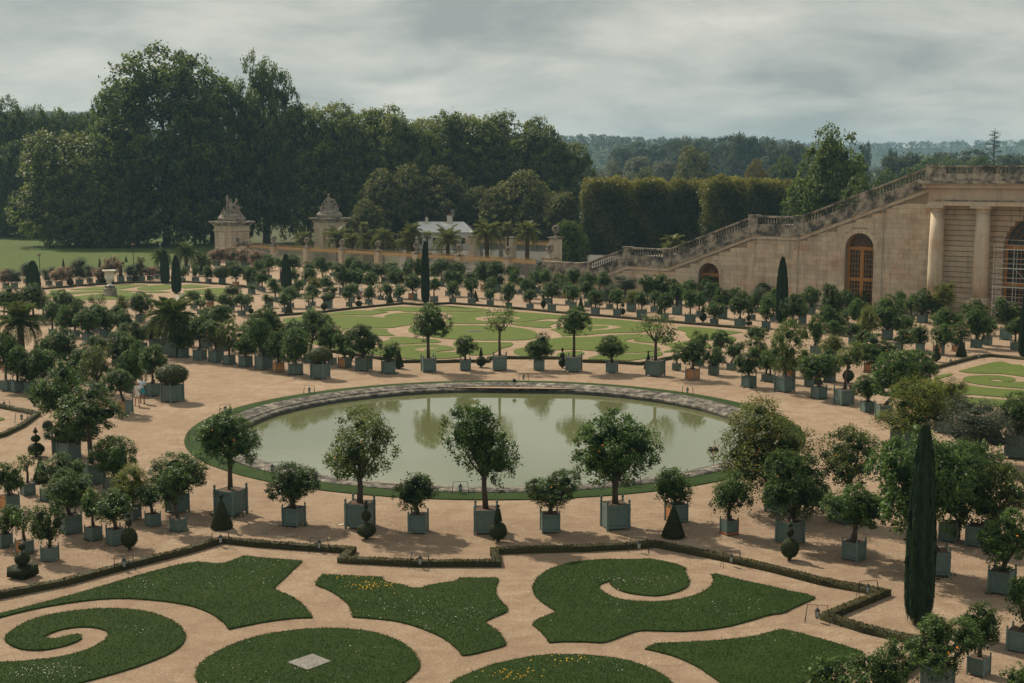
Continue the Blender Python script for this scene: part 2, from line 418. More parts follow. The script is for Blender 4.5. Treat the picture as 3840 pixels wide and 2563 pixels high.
rp = [G(1500, 1022), G(2052, 1058), G(2700, 1098), G(2900, 985), G(2300, 945), G(1500, 925)]
structure(plate('road', [(p.x, p.y) for p in rp], 0, 0.008, M['road']), 'grey road behind the gilded fence')
# ---- basin
CX, CY = -1.0, 81.4
RW, ZW = 15.72, -0.36
bm = bmesh.new(); bmesh.ops.create_circle(bm, cap_ends=True, radius=RW + 0.1, segments=128)
me = bpy.data.meshes.new('water'); bm.to_mesh(me); bm.free(); me.materials.append(M['water'])
# the gravel and ground sheets must not cover the sunken water: cut a hole in both
def hole(o, r):
    bm = bmesh.new(); bm.from_mesh(o.data)
    z = bm.verts[:][0].co.z
    bmesh.ops.delete(bm, geom=bm.faces[:], context='FACES_ONLY')
    ring = [bm.verts.new((CX + r * math.cos(2 * math.pi * i / 96), CY + r * math.sin(2 * math.pi * i / 96), z)) for i in range(96)]
    for i in range(96): bm.edges.new((ring[i], ring[(i + 1) % 96]))
    bmesh.ops.triangle_fill(bm, use_beauty=True, edges=[e for e in bm.edges if len(e.link_faces) == 0])
    kill = [f for f in bm.faces if math.hypot(f.calc_center_median().x - CX, f.calc_center_median().y - CY) < r * 0.9 and all(math.hypot(v.co.x - CX, v.co.y - CY) < r + 0.01 for v in f.verts)]
    bmesh.ops.delete(bm, geom=kill, context='FACES')
    for f in bm.faces:
        f.normal_update()
        if f.normal.z < 0: f.normal_flip()
    bm.to_mesh(o.data); bm.free()
for o in list(col.objects):
    if o.name in ('ground', 'gravel_ground'): hole(o, 17.0)
structure(inst('water', me, None, (CX, CY, ZW)), 'still green water of the round pool')
rng = random.Random(5)
basin = empty('round_pool', (CX, CY, 0)); tag(basin, 'round stone pool with weathered pale rim in the middle of the garden', 'pool')
mb = MB()
mb.lathe([(15.7, 0.0), (15.7, -1.2), (17.1, -1.2), (17.1, -0.02), (15.7, 0.0)], 128, cap=False)
mb.v = [(x, y, z - (0.16 if math.hypot(x, y) < 16 and z > -1 else 0.08 if z > -1 else 0)) for x, y, z in mb.v]
mb.build('basin_wall', M['wet_stone'], basin)
prof = [(17.32, -0.05), (17.34, 0.09), (17.22, 0.15), (16.85, 0.165), (16.62, 0.12), (16.30, 0.075), (16.05, 0.04), (15.98, -0.03), (15.82, -0.06), (15.70, -0.10), (15.68, -0.20), (16.2, -0.22)]
NS = 62
for i in range(NS):
    a0, a1 = 2 * math.pi * i / NS + 0.0006, 2 * math.pi * (i + 1) / NS - 0.0006
    mb = MB(); n = len(prof); dz, dr = rng.uniform(-0.008, 0.008), rng.uniform(-0.012, 0.012)
    vs = []
    for a in (a0, (a0 + a1) / 2, a1):
        for r, z in prof: vs.append(((r + dr) * math.cos(a), (r + dr) * math.sin(a), z + dz))
    fs = []
    for s in range(2):
        for k in range(n):
            k2 = (k + 1) % n
            fs.append((s * n + k, s * n + k2, (s + 1) * n + k2, (s + 1) * n + k))
    fs += [tuple(range(n)), tuple(range(3 * n - 1, 2 * n - 1, -1))]
    mb.add(vs, fs); mb.build('coping_stone', M['rim_stone'], basin)
mb = MB()
mb.lathe([(18.71, -0.05), (18.69, 0.05), (18.2, 0.075), (17.36, 0.06), (17.34, -0.05)], 160, (CX, CY, 0), cap=False)
structure(mb.build('grass_ring', M['lawn'], smooth=False), 'ring of mown grass round the pool')

# ---- lawns
LAWN_NEAR = [
 'a -300,1010 0,935 400,835 800,725 1200,605 1500,520 1720,470 1850,462 1950,478 2080,470 2150,440 2240,405 2349,418 b 200,435 425,452 330,540 250,620 150,705 250,745 360,800 440,860 490,920 520,970 350,975 150,1000 0,1025 a 2100,1078 2070,1030 1990,965 1880,905 1750,860 1550,825 1300,800 1100,792 850,805 500,855 250,905 0,970 -300,1050',
 'a 40,1180 60,1130 150,1060 300,985 500,935 800,895 1050,887 1300,905 1480,955 1600,1010 1680,1080 1705,1150 1680,1210 1600,1280 1450,1350 1250,1425 1000,1500 780,1560 500,1630 0,1720 -300,1760 -300,1400 0,1380 200,1378 500,1345 750,1290 900,1225 980,1165 1003,1130 985,1095 900,1065 760,1053 600,1070 480,1105 400,1150 440,1168 530,1165 640,1135 720,1122 755,1145 740,1175 650,1215 500,1255 350,1275 200,1265 90,1225',
 'a 2349,1145 2100,1230 1950,1310 1830,1400 1790,1480 1800,1540 1850,1600 1950,1640 2200,1690 b 100,1700 500,1740 900,1720 1200,1650 1370,1560 1440,1500 1500,1440 1500,1380 1450,1290 1350,1205 1200,1140 1000,1090 750,1070 500,1075 250,1100',
 'b 540,655 615,575 900,590 1160,602 1170,635 1250,655 1350,675 1420,700 1490,704 1600,675 1700,655 1830,640 1880,608 2050,610 2200,605 2228,630 2195,690 2200,770 2250,830 2335,905 2200,960 2090,1010 2180,1070 2250,1130 2290,1200 2290,1230 2100,1280 1960,1315 1890,1318 1840,1250 1740,1170 1600,1100 1450,1045 1300,1005 1100,980 885,965 880,900 840,840 750,765 640,705 560,680',
 'c 185,715 210,640 260,580 350,525 480,480 650,450 850,437 1050,438 1150,440 1250,430 1400,455 1530,490 1600,515 1575,540 1610,590 1630,650 1600,695 1500,740 1350,772 1250,770 1050,745 950,705 900,660 890,635 795,668 800,700 850,750 950,795 1100,822 1300,830 1500,815 1680,770 1800,710 1850,650 1845,600 1830,575 1880,570 2100,630 2349,680 d 200,730 350,755 430,790 330,840 220,885 150,930 0,945 c 2150,1010 1950,1060 1700,1092 1450,1098 1280,1090 1150,1090 1000,1145 850,1205 700,1195 500,1190 340,1200 310,1150 250,1085 170,1022 300,965 410,915 300,850 220,785',
 'c 1220,1258 1320,1208 1500,1205 1800,1190 2100,1165 2349,1122 d 60,1090 150,1083 250,1105 450,1160 650,1215 780,1260 875,1290 780,1340 650,1400 480,1500 330,1566 0,1700 c 2100,1700 1900,1560 1750,1450 1600,1370 1450,1310',
 'c 0,1365 200,1325 450,1310 700,1318 950,1345 1150,1390 1300,1450 1400,1510 1470,1566 1500,1650 0,1800 b 1700,1700 1790,1560 1950,1490 2150,1410 2349,1365']
LAWN_MID = [
 'A 1395,170 1520,145 1800,122 2000,130 B 215,115 350,112 600,130 900,160 935,178 850,195 420,197 250,195 A 2100,205 1830,195 1795,178 1600,185',
 'A 690,240 850,210 1100,180 1350,180 1600,190 1635,205 1560,220 1450,235 1370,250 1250,248 1050,243 900,246 740,262',
 'A 60,300 330,270 660,252 740,278 900,257 1050,257 1370,268 1480,280 1600,285 1560,265 1620,240 1750,220 1950,212 2040,230 2020,300 1980,380 1970,395 1850,405 1700,435 1600,438 1400,440 1200,430 960,460 900,420 850,375 690,355 500,365 250,368 130,375 100,340',
 'A 130,415 250,388 500,384 830,392 870,425 700,450 400,470 190,470 140,445',
 'A 980,478 1100,462 1400,450 1620,455 1612,485 1650,515 1720,545 1600,555 1400,548 1200,545 1000,520',
 'A 1440,665 1540,635 1640,610 1670,595 1640,580 1700,568 1850,567 2050,585 2349,610 B 180,625 228,640 150,658 0,660 A 2200,660 2000,668 1750,680 1550,688',
 'A 440,640 650,610 900,700 1130,720 1440,718 1560,720 1780,698 2000,685 2349,680 B 180,690 330,705 430,738 350,768 150,783 140,800 430,790 600,840 450,880 140,890 A 2100,905 1850,885 1600,850 1130,790 780,745',
 'B 370,665 420,645 500,640 1000,648 1230,650 1278,665 1235,710 1130,730 1060,755 960,830 800,838 620,838 560,790 450,760',
 'A 1920,465 1935,435 1990,415 B 100,420 290,400 500,397 850,400 1150,415 1400,440 1550,475 1640,515 1600,580 1530,608 1300,620 1000,615 860,622 700,610 450,608 250,590 30,565 A 2200,570 2000,520 1930,490',
 'B 260,210 600,206 900,205 1240,195 1500,212 1990,250 2050,275 1990,305 1740,303 1550,335 1290,350 900,375 600,375 290,370 280,330 310,295 405,268 330,240',
 'B 1230,370 1500,345 1740,335 1920,345 1930,362 1830,385 1800,410 1840,432 1700,440 1500,420 1280,398',
 'B 1800,458 1870,448 2000,445 C -60,300 110,265 500,285 800,320 1000,345 1110,375 1050,400 900,440 780,460 550,460 300,465 100,490 B 2270,545 1990,558 1960,520 1880,480',
 'B 1500,640 1560,620 1830,600 1950,575 2349,570 C 100,520 350,500 550,480 850,485 1000,500 1180,520 1240,545 1200,580 1000,600 900,595 700,575 695,555 800,540 650,545 560,575 700,600 880,615 1040,655 1070,690 950,715 700,728 450,720 200,705 0,690 B 2200,752 2050,757 1880,762 1815,788 1700,830 1560,850 1400,850 1300,820 1268,790 1300,750 1400,730 1480,720',
 'B 1900,835 1950,800 2100,778 2280,780 2325,810 2280,840 2100,860 1930,865',
 'C 80,800 180,775 270,745 450,735 700,745 900,730 1070,712 1090,740 1080,765 900,800 650,835 500,825 90,818',
 'C 1075,612 1300,590 1500,570 1710,600 1720,650 1640,665 1500,690 1300,715 1100,722 1100,708 1230,680 1225,655',
 'C 1262,400 1300,378 1500,385 1800,410 2150,455 2000,480 1900,500 2050,515 2080,560 1980,600 1850,580 1720,558 1600,555 1480,560 1380,490 1410,455 1300,425',
 'D 380,205 700,180 1000,155 1180,148 1280,155 1150,175 1000,200 900,205 700,215 450,215',
 'D 120,225 200,210 330,225 360,235 700,225 950,212 1135,228 1050,240 800,240 550,250 400,265 250,290 90,305 80,275 180,240',
 'D 400,290 700,258 950,248 1150,244 1250,255 1350,290 1200,320 800,325 500,330 410,310',
 'D 1150,195 1250,165 1500,150 1560,165 1550,200 1450,212 1250,218 1170,210',
 'D 1200,235 1330,224 1480,228 1550,240 1400,247 1250,245',
 'D 1670,160 1780,148 2010,170 1900,188 1700,195 1660,180',
 'D 1690,220 1900,207 2000,193 2200,190 2210,230 2100,270 1900,270 1700,250',
 'D 1830,290 2000,280 2200,290 2150,330 1900,330',
 'E 1035,505 1300,430 1600,350 1800,315 1900,310 2000,330 2100,365 2290,375 2349,410 2700,480 2700,640 2349,610 2100,580 1900,550 1500,545 1250,540',
 'E 1115,660 1160,620 1300,595 1600,580 1900,595 2150,635 2195,690 2100,705 2000,712 1890,690 1850,665 1750,660 1620,665 1700,690 1850,710 2100,725 2349,720 2700,700 2700,880 2349,850 2000,825 1500,780 1250,730 1130,695',
 'E 1000,760 1300,800 1700,845 2349,885 2700,900 2700,1080 2349,1040 1900,1020 1500,990 1200,965 700,1010 300,1000 300,800 600,790',
 'E 1150,1025 1400,1040 2000,1080 2700,1110 2700,1290 2349,1270 1900,1225 1400,1175 1000,1180 950,1090',
 'E 550,610 700,575 880,545 945,562 860,590 700,640 560,660',
 'i 0,410 50,420 20,440 -200,470 -300,430']
PATCH = ['A 1995,757 2100,735 2349,728 B 100,730 190,742 60,747 A 2349,748 2180,752 2130,765 2180,782 2100,782',
 'B 695,300 800,272 1000,266 1290,270 1405,290 1300,312 1270,286 1000,283 890,295 905,342 760,330',
 'C 20,378 130,358 350,360 550,388 450,408 300,427 30,427 300,412 385,390 340,372 150,368']
NEARP, MIDP = [], []
nl = ['long curling lawn at the left behind the spiral', 'spiral lawn curled round a gravel hook in the near left corner', 'oval lawn with a grey stone slab in its middle',
      'leaf shaped lawn with white and yellow flowers', 'crescent lawn wrapped round a clover patch', 'pointed lawn in the near right corner', 'rounded lawn cut by the lower picture edge']
for s, l in zip(LAWN_NEAR, nl):
    p = smooth_poly(outline(s)); NEARP.append(p)
    structure(plate('lawn', p, -0.02, 0.055, M['lawn']), l)
for s in LAWN_MID:
    p = smooth_poly(outline(s)); MIDP.append(p)
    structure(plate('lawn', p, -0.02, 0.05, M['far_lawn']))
for s in PATCH: structure(plate('gravel_path', smooth_poly(outline(s)), 0.04, 0.056, M['gravel']))
o = plate('stone_slab', outline('b 290,1390 520,1315 690,1382 470,1462'), 0.02, 0.075, M['slab']); tag(o, 'grey square stone slab set in the near oval lawn', 'slab')
o = plate('stone_slab', outline('B 565,488 620,475 770,478 815,490 760,498 610,497'), 0.02, 0.075, M['rim_stone']); tag(o, 'pale stone slab set in the far oval lawn', 'slab')

# ---- leaf clouds (numpy)
def unit(v): return v / np.maximum(np.linalg.norm(v, axis=-1, keepdims=True), 1e-9)
def leaf_mesh(name, C, N, L, W, tone, mat, rs, extra=None, droop=0.0, core_tone=0.12):
    n = len(C)
    t = rs.normal(size=(n, 3)); t -= N * (t * N).sum(1, keepdims=True)
    t = unit(t); t[:, 2] -= droop; t = unit(t)
    b = unit(np.cross(N, t))
    L = np.broadcast_to(L, (n,))[:, None]; W = np.broadcast_to(W, (n,))[:, None]
    V = np.empty((n, 4, 3))
    V[:, 0] = C - t * L * .5; V[:, 1] = C + b * W * .5 - N * W * .12; V[:, 2] = C + t * L * .5 - N * L * .12; V[:, 3] = C - b * W * .5 - N * W * .12
    V = V.reshape(-1, 3); F4 = np.arange(4 * n).reshape(-1, 4); T = np.repeat(tone, 4)
    ev = ef = None
    me = bpy.data.meshes.new(name)
    nv = len(V); faces = n
    if extra is not None:                       # extra: MB with a core
        ev = np.array(extra.v); V = np.vstack([V, ev]); T = np.concatenate([T, np.full(len(ev), core_tone)])
    me.vertices.add(len(V)); me.vertices.foreach_set('co', V.ravel())
    loops = list(F4.ravel()); starts = list(range(0, 4 * n, 4)); tot = [4] * n
    if extra is not None:
        for f in extra.f:
            starts.append(len(loops)); tot.append(len(f)); loops += [i + nv for i in f]
    me.loops.add(len(loops)); me.loops.foreach_set('vertex_index', loops)
    me.polygons.add(len(starts)); me.polygons.foreach_set('loop_start', starts); me.polygons.foreach_set('loop_total', tot)
    me.materials.append(mat)
    at = me.attributes.new('tone', 'FLOAT', 'POINT'); at.data.foreach_set('value', T.astype(np.float32))
    me.update(calc_edges=True)
    return me

def gen_crown(name, seed, nb, ncl, nl, leaf, mat, spread=0.055, shape='umbrella', fill=0.18, droop=0.3, aspect=0.5, lob=(0.24, 0.34), up=0.35, orange=0, core=0.0):
    """crown in a unit box: x,y in -.5...5, z in 0..1"""
    rs = np.random.RandomState(seed)
    d = unit(rs.normal(size=(nb, 3)))
    B = d * rs.uniform(0.20, 0.36, (nb, 1)) * np.array([1, 1, 1.0]); R = rs.uniform(lob[0] * .72, lob[1] * .86, nb)
    if shape == 'umbrella':
        B[:, 2] = np.where(B[:, 2] < 0, B[:, 2] * 0.7, B[:, 2])
    elif shape == 'tall':
        B = np.c_[unit(d[:, :2]) * np.sqrt(rs.uniform(0.05, 1, (nb, 1))) * 0.37, rs.uniform(-0.42, 0.42, nb)]
        B[:, :2] *= np.sqrt(np.clip(1.0 - (np.abs(B[:, 2:3] + 0.08) / 0.54) ** 2.2, 0.04, 1))
        R *= 0.8
    elif shape == 'upright':
        B = np.c_[d[:, :2] * rs.uniform(0.12, 0.28, (nb, 1)), rs.uniform(-0.3, 0.3, nb)]; R *= 0.75
    B[0] = 0; R[0] = 0.24 if shape == 'umbrella' else 0.2
    k = rs.randint(0, nb, ncl * 4)
    o = unit(rs.normal(size=(ncl * 4, 3)) + np.array([0, 0, up]))
    P = B[k] + o * R[k][:, None] * rs.uniform(0.9, 1.03, (ncl * 4, 1))
    # drop clumps buried in other lobes
    dist = np.linalg.norm(P[:, None, :] - B[None], axis=2) / R[None]
    ok = np.where((dist < 0.82).sum(1) == 0)[0][:ncl]
    P, o, k = P[ok], o[ok], k[ok]
    nI = int(len(P) * fill)
    if nI:
        ii = rs.randint(0, nb, nI); oi = unit(rs.normal(size=(nI, 3)))
        P = np.vstack([P, B[ii] + oi * R[ii][:, None] * rs.uniform(0.2, 0.75, (nI, 1))]); o = np.vstack([o, oi])
    c = np.repeat(P, nl, 0) + rs.normal(size=(len(P) * nl, 3)) * spread
    oo = np.repeat(o, nl, 0)
    N = unit(oo * 0.45 + np.array([0, 0, 0.75]) + rs.normal(size=c.shape) * 0.5)
    clt = np.repeat(rs.uniform(-0.22, 0.30, len(P)), nl)
    out = (np.repeat(P[:, 2], nl) + 0.5)
    top_light = (c - np.repeat(P, nl, 0)) @ np.array([0, 0, 1.0]) / spread
    tone = np.clip(0.29 + clt + top_light * 0.14 + rs.uniform(-0.2, 0.35, len(c)), 0, 0.97)  # leaves above a clump's centre are paler: light from above put into the tone
    mask = rs.uniform(size=len(c)) < (orange or 0.01)
    tone[mask & (rs.uniform(size=len(c)) < (1.0 if orange else 0.0))] = 1.0
    c[:, 2] = c[:, 2] + 0.5
    s = (leaf * rs.uniform(0.7, 1.25, len(c)))
    lo, hi = np.percentile(c, 1.6, 0), np.percentile(c, 98.4, 0)
    off_ = np.array([(lo[0] + hi[0]) / 2, (lo[1] + hi[1]) / 2, lo[2]]); c = (c - off_) / (hi - lo)
    ex = None
    if core:
        ex = MB()
        for bc, br in zip(B, R):
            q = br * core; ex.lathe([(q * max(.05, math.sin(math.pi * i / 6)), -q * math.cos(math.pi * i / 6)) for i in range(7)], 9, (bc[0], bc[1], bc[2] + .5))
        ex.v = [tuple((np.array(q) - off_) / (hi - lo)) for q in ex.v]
    return leaf_mesh(name, c, N, s, s * aspect, tone, mat, rs, droop=droop, extra=ex, core_tone=0.0)  # core in the darkest tone: shade inside the crown put into its colour
CR = {}
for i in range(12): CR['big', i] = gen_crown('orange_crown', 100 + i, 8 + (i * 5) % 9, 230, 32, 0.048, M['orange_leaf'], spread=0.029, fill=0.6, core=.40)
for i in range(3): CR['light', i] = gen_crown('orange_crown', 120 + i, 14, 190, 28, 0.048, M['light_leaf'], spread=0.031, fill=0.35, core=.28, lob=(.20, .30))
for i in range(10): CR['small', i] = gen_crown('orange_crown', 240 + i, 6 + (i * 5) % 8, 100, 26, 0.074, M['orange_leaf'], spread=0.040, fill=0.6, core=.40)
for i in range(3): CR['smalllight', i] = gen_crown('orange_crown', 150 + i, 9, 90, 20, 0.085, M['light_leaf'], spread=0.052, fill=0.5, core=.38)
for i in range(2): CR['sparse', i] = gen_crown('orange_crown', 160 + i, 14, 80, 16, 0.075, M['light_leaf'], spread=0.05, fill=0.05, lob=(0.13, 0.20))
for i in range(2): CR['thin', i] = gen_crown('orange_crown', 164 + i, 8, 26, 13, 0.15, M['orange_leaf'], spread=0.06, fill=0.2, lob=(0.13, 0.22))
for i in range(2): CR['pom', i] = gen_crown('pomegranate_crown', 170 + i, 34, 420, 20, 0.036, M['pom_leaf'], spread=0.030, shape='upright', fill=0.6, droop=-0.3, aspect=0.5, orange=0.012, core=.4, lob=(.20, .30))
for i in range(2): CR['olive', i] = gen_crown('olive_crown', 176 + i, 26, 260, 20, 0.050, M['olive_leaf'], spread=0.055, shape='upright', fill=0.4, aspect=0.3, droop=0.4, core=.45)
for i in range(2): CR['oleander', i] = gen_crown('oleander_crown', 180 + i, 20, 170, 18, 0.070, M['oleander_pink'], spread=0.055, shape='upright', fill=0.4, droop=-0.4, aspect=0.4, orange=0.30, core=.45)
def ball_mesh(name, mat, seed, n=1500, leaf=0.07, rough=0.03, shape='ball', sides=8):
    """clipped topiary solids of radius .5 / unit height, dense little leaves over a core"""
    rs = np.random.RandomState(seed); mb = MB()
    if shape == 'ball':
        pr = [(max(0.02, 0.47 * math.sin(math.pi * i / 10)), 0.5 - 0.47 * math.cos(math.pi * i / 10)) for i in range(11)]
        mb.lathe(pr, 16); d = unit(rs.normal(size=(n, 3))); C = d * (0.485 + rs.uniform(-1, 1, (n, 1)) * rough) + [0, 0, 0.5]; N = unit(d + rs.normal(size=d.shape) * 0.35)
    elif shape == 'egg':
        pr = [(max(0.02, 0.47 * math.sin(math.pi * i / 10) ** 0.8 * (0.62 + 0.38 * min(1, i / 5))), 0.5 - 0.48 * math.cos(math.pi * i / 10)) for i in range(11)]
        mb.lathe(pr, 16); u = rs.uniform(0.03, 0.97, n); a = rs.uniform(0, 2 * np.pi, n)
        zz_ = 0.5 - 0.48 * np.cos(np.pi * u); r = np.interp(u, np.linspace(0, 1, 11), [q[0] for q in pr]) + 0.015 + rs.uniform(-1, 1, n) * rough
        C = np.c_[r * np.cos(a), r * np.sin(a), zz_]; N = unit(np.c_[np.cos(a), np.sin(a), (u - .5) * 2] + rs.normal(size=C.shape) * 0.35)
    else:
        r0, r1 = (0.5, 0.05) if shape == 'cone' else (0.5, 0.22) if shape == 'frustum' else (0.5, 0.46)
        ns = 4 if shape == 'slab' else sides
        ph = math.pi / 4 if shape == 'slab' else 0.35
        kk = math.sqrt(2) if shape == 'slab' else 1.0
        mb.lathe([(r0 * kk * 0.55, -0.04), (r0 * kk * 0.97, 0.02), (r1 * kk, 0.97), (r1 * kk * 0.6, 1.0)], ns, phase=ph)
        u = 1 - np.sqrt(rs.uniform(0, 1, n)) if shape != 'slab' else rs.uniform(0, 1, n); a = rs.uniform(0, 2 * np.pi, n)
        seg = np.floor((a - ph) / (2 * np.pi / ns)) * (2 * np.pi / ns) + ph + np.pi / ns
        r = (r0 + (r1 - r0) * u) * kk * math.cos(math.pi / ns) / np.cos(a - seg) * 0.98 + rs.uniform(-1, 1, n) * rough * 0.6
        C = np.c_[r * np.cos(a), r * np.sin(a), u]; N = np.c_[np.cos(seg), np.sin(seg), np.full(n, 0.25)]
        if shape == 'slab':
            m2 = rs.uniform(size=n) < 0.45
            xy = rs.uniform(-0.47, 0.47, (n, 2)); C[m2] = np.c_[xy[m2], np.full(m2.sum(), 1.0)]; N[m2] = [0, 0, 1]
        N = unit(N + rs.normal(size=N.shape) * 0.3)
    s = leaf * rs.uniform(0.7, 1.3, n)
    return leaf_mesh(name, C, N, s, s * 0.6, np.clip(rs.uniform(0, 0.75, n), 0, 1), mat, rs, extra=mb)
TOP = {'ball': ball_mesh('ball', M['yew_leaf'], 1), 'egg': ball_mesh('egg', M['yew_leaf'], 2, shape='egg'),
       'cone': ball_mesh('cone', M['yew_leaf'], 3, 2200, 0.06, shape='cone'), 'frustum': ball_mesh('frustum', M['yew_leaf'], 4, shape='frustum'),
       'slab': ball_mesh('slab', M['yew_leaf'], 5, 1200, shape='slab'), 'bush': ball_mesh('bush', M['round_leaf'], 6, 3200, 0.06, 0.045)}

# ---- low clipped hedges
def hedge(spec, label, h=0.25, w=0.34):
    pts = outline(spec); mb = MB(); rs = np.random.RandomState(len(spec)); Cs, Ns = [], []
    P = [Vector((x, y, 0)) for x, y in pts]
    L = []
    for i, p in enumerate(P):
        a = (p - P[i - 1]).normalized() if i else (P[1] - p).normalized()
        b = (P[i + 1] - p).normalized() if i < len(P) - 1 else a
        t = (a + b).normalized() if (a + b).length > 0.2 else b
        nn = Vector((-t.y, t.x, 0)); k = 1 / max(0.5, abs(nn.dot(Vector((-b.y, b.x, 0)))))
        L.append(nn * (w / 2) * k)
    vs = []
    for p, n in zip(P, L):
        for s, z in ((1, 0), (1, h * .93), (.85, h), (-.85, h), (-1, h * .93), (-1, 0)): vs.append(p + n * s * 0.95 + Vector((0, 0, z * 0.96)))
    fs = []
    for i in range(len(P) - 1):
        for k in range(5): fs.append((i * 6 + k, i * 6 + k + 1, i * 6 + 7 + k, i * 6 + 6 + k))
    fs += [tuple(range(6)), tuple(range(len(P) * 6 - 1, len(P) * 6 - 7, -1))]
    mb.add(vs, fs)
    for i in range(len(P) - 1):
        seg = P[i + 1] - P[i]; ln = seg.length; t = seg / max(ln, 1e-6); nn = Vector((-t.y, t.x, 0))
        d = (P[i] + P[i + 1]) / 2; dd = max(30.0, d.length)
        m = int(min(9000, ln * 260 * (55 / dd)))
        u = rs.uniform(0, ln, m); side = rs.uniform(size=m)
        q = np.array(P[i])[None] + np.array(t)[None] * u[:, None]
        x = rs.uniform(-w / 2, w / 2, m); z = rs.uniform(0.02, h, m); nx = np.zeros(m); nz = np.ones(m)
        top = side < 0.5; lft = side > 0.75; rgt = ~top & ~lft
        z[top] = h; x[lft] = w / 2; x[rgt] = -w / 2; nz[~top] = 0.2; nx[lft] = 1; nx[rgt] = -1
        bump = (np.sin(u * 2.1 + i) + np.sin(u * 5.3)) * 0.012
        q = q + np.array(nn)[None] * x[:, None] + np.array([0, 0, 1.0])[None] * (z + bump * top)[:, None]
        Cs.append(q); Ns.append(np.array(nn)[None] * nx[:, None] + np.array([0, 0, 1.0])[None] * nz[:, None])
    C = np.vstack(Cs); N = unit(np.vstack(Ns) + rs.normal(size=C.shape) * 0.45)
    s = 0.085 * rs.uniform(0.6, 1.3, len(C))
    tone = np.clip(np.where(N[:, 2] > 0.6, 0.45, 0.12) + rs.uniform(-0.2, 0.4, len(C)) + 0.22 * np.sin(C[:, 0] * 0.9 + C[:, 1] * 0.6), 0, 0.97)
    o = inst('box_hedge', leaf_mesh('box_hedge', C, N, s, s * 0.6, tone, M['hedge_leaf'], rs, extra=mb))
    return tag(o, label, 'hedge', 'low clipped hedges bordering the lawns')
hedge('a -300,860 0,785 600,665 1100,530 1700,378 2040,275 b 0,310 480,345 880,368 790,455 1500,492 2210,492 2185,375 c 0,372 700,352 1330,315 1900,430 2349,530 d 500,660 1070,762 530,985 900,1100 1360,1205', 'low box hedge zigzagging along the near lawns in front of the pool')
hedge('d 1455,1330 1290,1440 1050,1600', 'short piece of low box hedge in the near right corner')
hedge('f 700,1035 1080,1090 1350,1130 1560,1125 B 140,948 490,938 880,942 925,893 1200,888 2030,893', 'low box hedge along the near left side of the far parterre')
hedge('B 2290,940 C 320,862 500,870 780,890 880,872 1110,825 1310,792 1420,765', 'low box hedge along the near right side of the far parterre', )
hedge('f 0,742 200,703 600,672 900,635 1350,592 1480,603 1530,603 1780,590 2100,612 g 0,632 400,672 720,697 1300,747 1700,782 2200,825 2349,840', 'long low box hedge along the back of the far parterre')
hedge('e 390,458 700,430 1150,397 1450,402 1700,392 2050,412 2200,430 2349,448', 'low box hedge behind the left parterre with the marble urn')
hedge('h 1500,1195 1900,1088 2020,1072 2200,1087 2600,1130', 'low box hedge along the back of the right parterre')
hedge('h 760,1365 900,1392 1080,1425 1300,1480', 'low box hedge in front of the right parterre')
hedge('i -120,285 0,318 350,388 200,500 30,582 -120,620', 'low box hedge corner at the left picture edge')

# ---- grass blades and lawn flowers on the near lawns
def in_poly(P, poly):
    x, y = P[:, 0], P[:, 1]; r = np.zeros(len(P), bool); n = len(poly)
    for i in range(n):
        (x1, y1), (x2, y2) = poly[i], poly[(i + 1) % n]
        c = ((y1 > y) != (y2 > y)) & (x < (x2 - x1) * (y - y1) / ((y2 - y1) or 1e-9) + x1); r ^= c
    return r
rs = np.random.RandomState(9)
PB = []
for p in NEARP:
    a = np.array(p); lo, hi = a.min(0), a.max(0)
    lo[0], hi[0] = max(lo[0], -26), min(hi[0], 24); lo[1] = max(lo[1], 36)
    ar = np.prod(hi - lo); q = rs.uniform(lo, hi, (int(ar * 520), 2)); PB.append(q[in_poly(q, p)])
    d = np.diff(np.vstack([a, a[:1]]), axis=0); ln = np.linalg.norm(d, axis=1)   # ragged edge
    m = int(ln.sum() * 45); k = rs.choice(len(a), m, p=ln / ln.sum()); PB.append(a[k] + d[k] * rs.uniform(size=(m, 1)) + rs.normal(size=(m, 2)) * 0.03)
a_ = rs.uniform(0, 2 * np.pi, 9000); r_ = rs.uniform(17.36, 18.72, 9000)
PB.append(np.c_[CX + r_ * np.cos(a_), CY + r_ * np.sin(a_)])
P2 = np.vstack(PB)
n = len(P2); C = np.c_[P2, np.full(n, 0.055)]
h = rs.uniform(0.015, 0.05, n); ang = rs.uniform(0, 2 * np.pi, n); wv = rs.uniform(0.010, 0.024, n)
V = np.empty((n, 3, 3)); tx = np.c_[np.cos(ang), np.sin(ang), np.zeros(n)] * wv[:, None]
lean = np.c_[rs.normal(size=(n, 2)) * 0.03, h]
V[:, 0] = C - tx - [0, 0, .02]; V[:, 1] = C + tx - [0, 0, .02]; V[:, 2] = C + lean
me = bpy.data.meshes.new('grass'); me.vertices.add(3 * n); me.vertices.foreach_set('co', V.ravel())
me.loops.add(3 * n); me.loops.foreach_set('vertex_index', np.arange(3 * n)); me.polygons.add(n)
me.polygons.foreach_set('loop_start', np.arange(0, 3 * n, 3)); me.polygons.foreach_set('loop_total', np.full(n, 3))
at = me.attributes.new('tone', 'FLOAT', 'POINT'); at.data.foreach_set('value', np.repeat(np.clip(0.4 + 0.25 * np.sin(P2[:, 0] * .8) * np.sin(P2[:, 1] * .6) + 0.2 * np.sin(P2[:, 0] * 2.3 + P2[:, 1] * 1.1) * np.sin(P2[:, 1] * 2.9) + rs.uniform(-.35, .35, n), 0, 1), 3).astype(np.float32))
me.materials.append(M['grass_blade']); me.update(calc_edges=True)
tag(inst('grass', me), 'short grass blades of the near lawns', 'grass', kind='stuff')
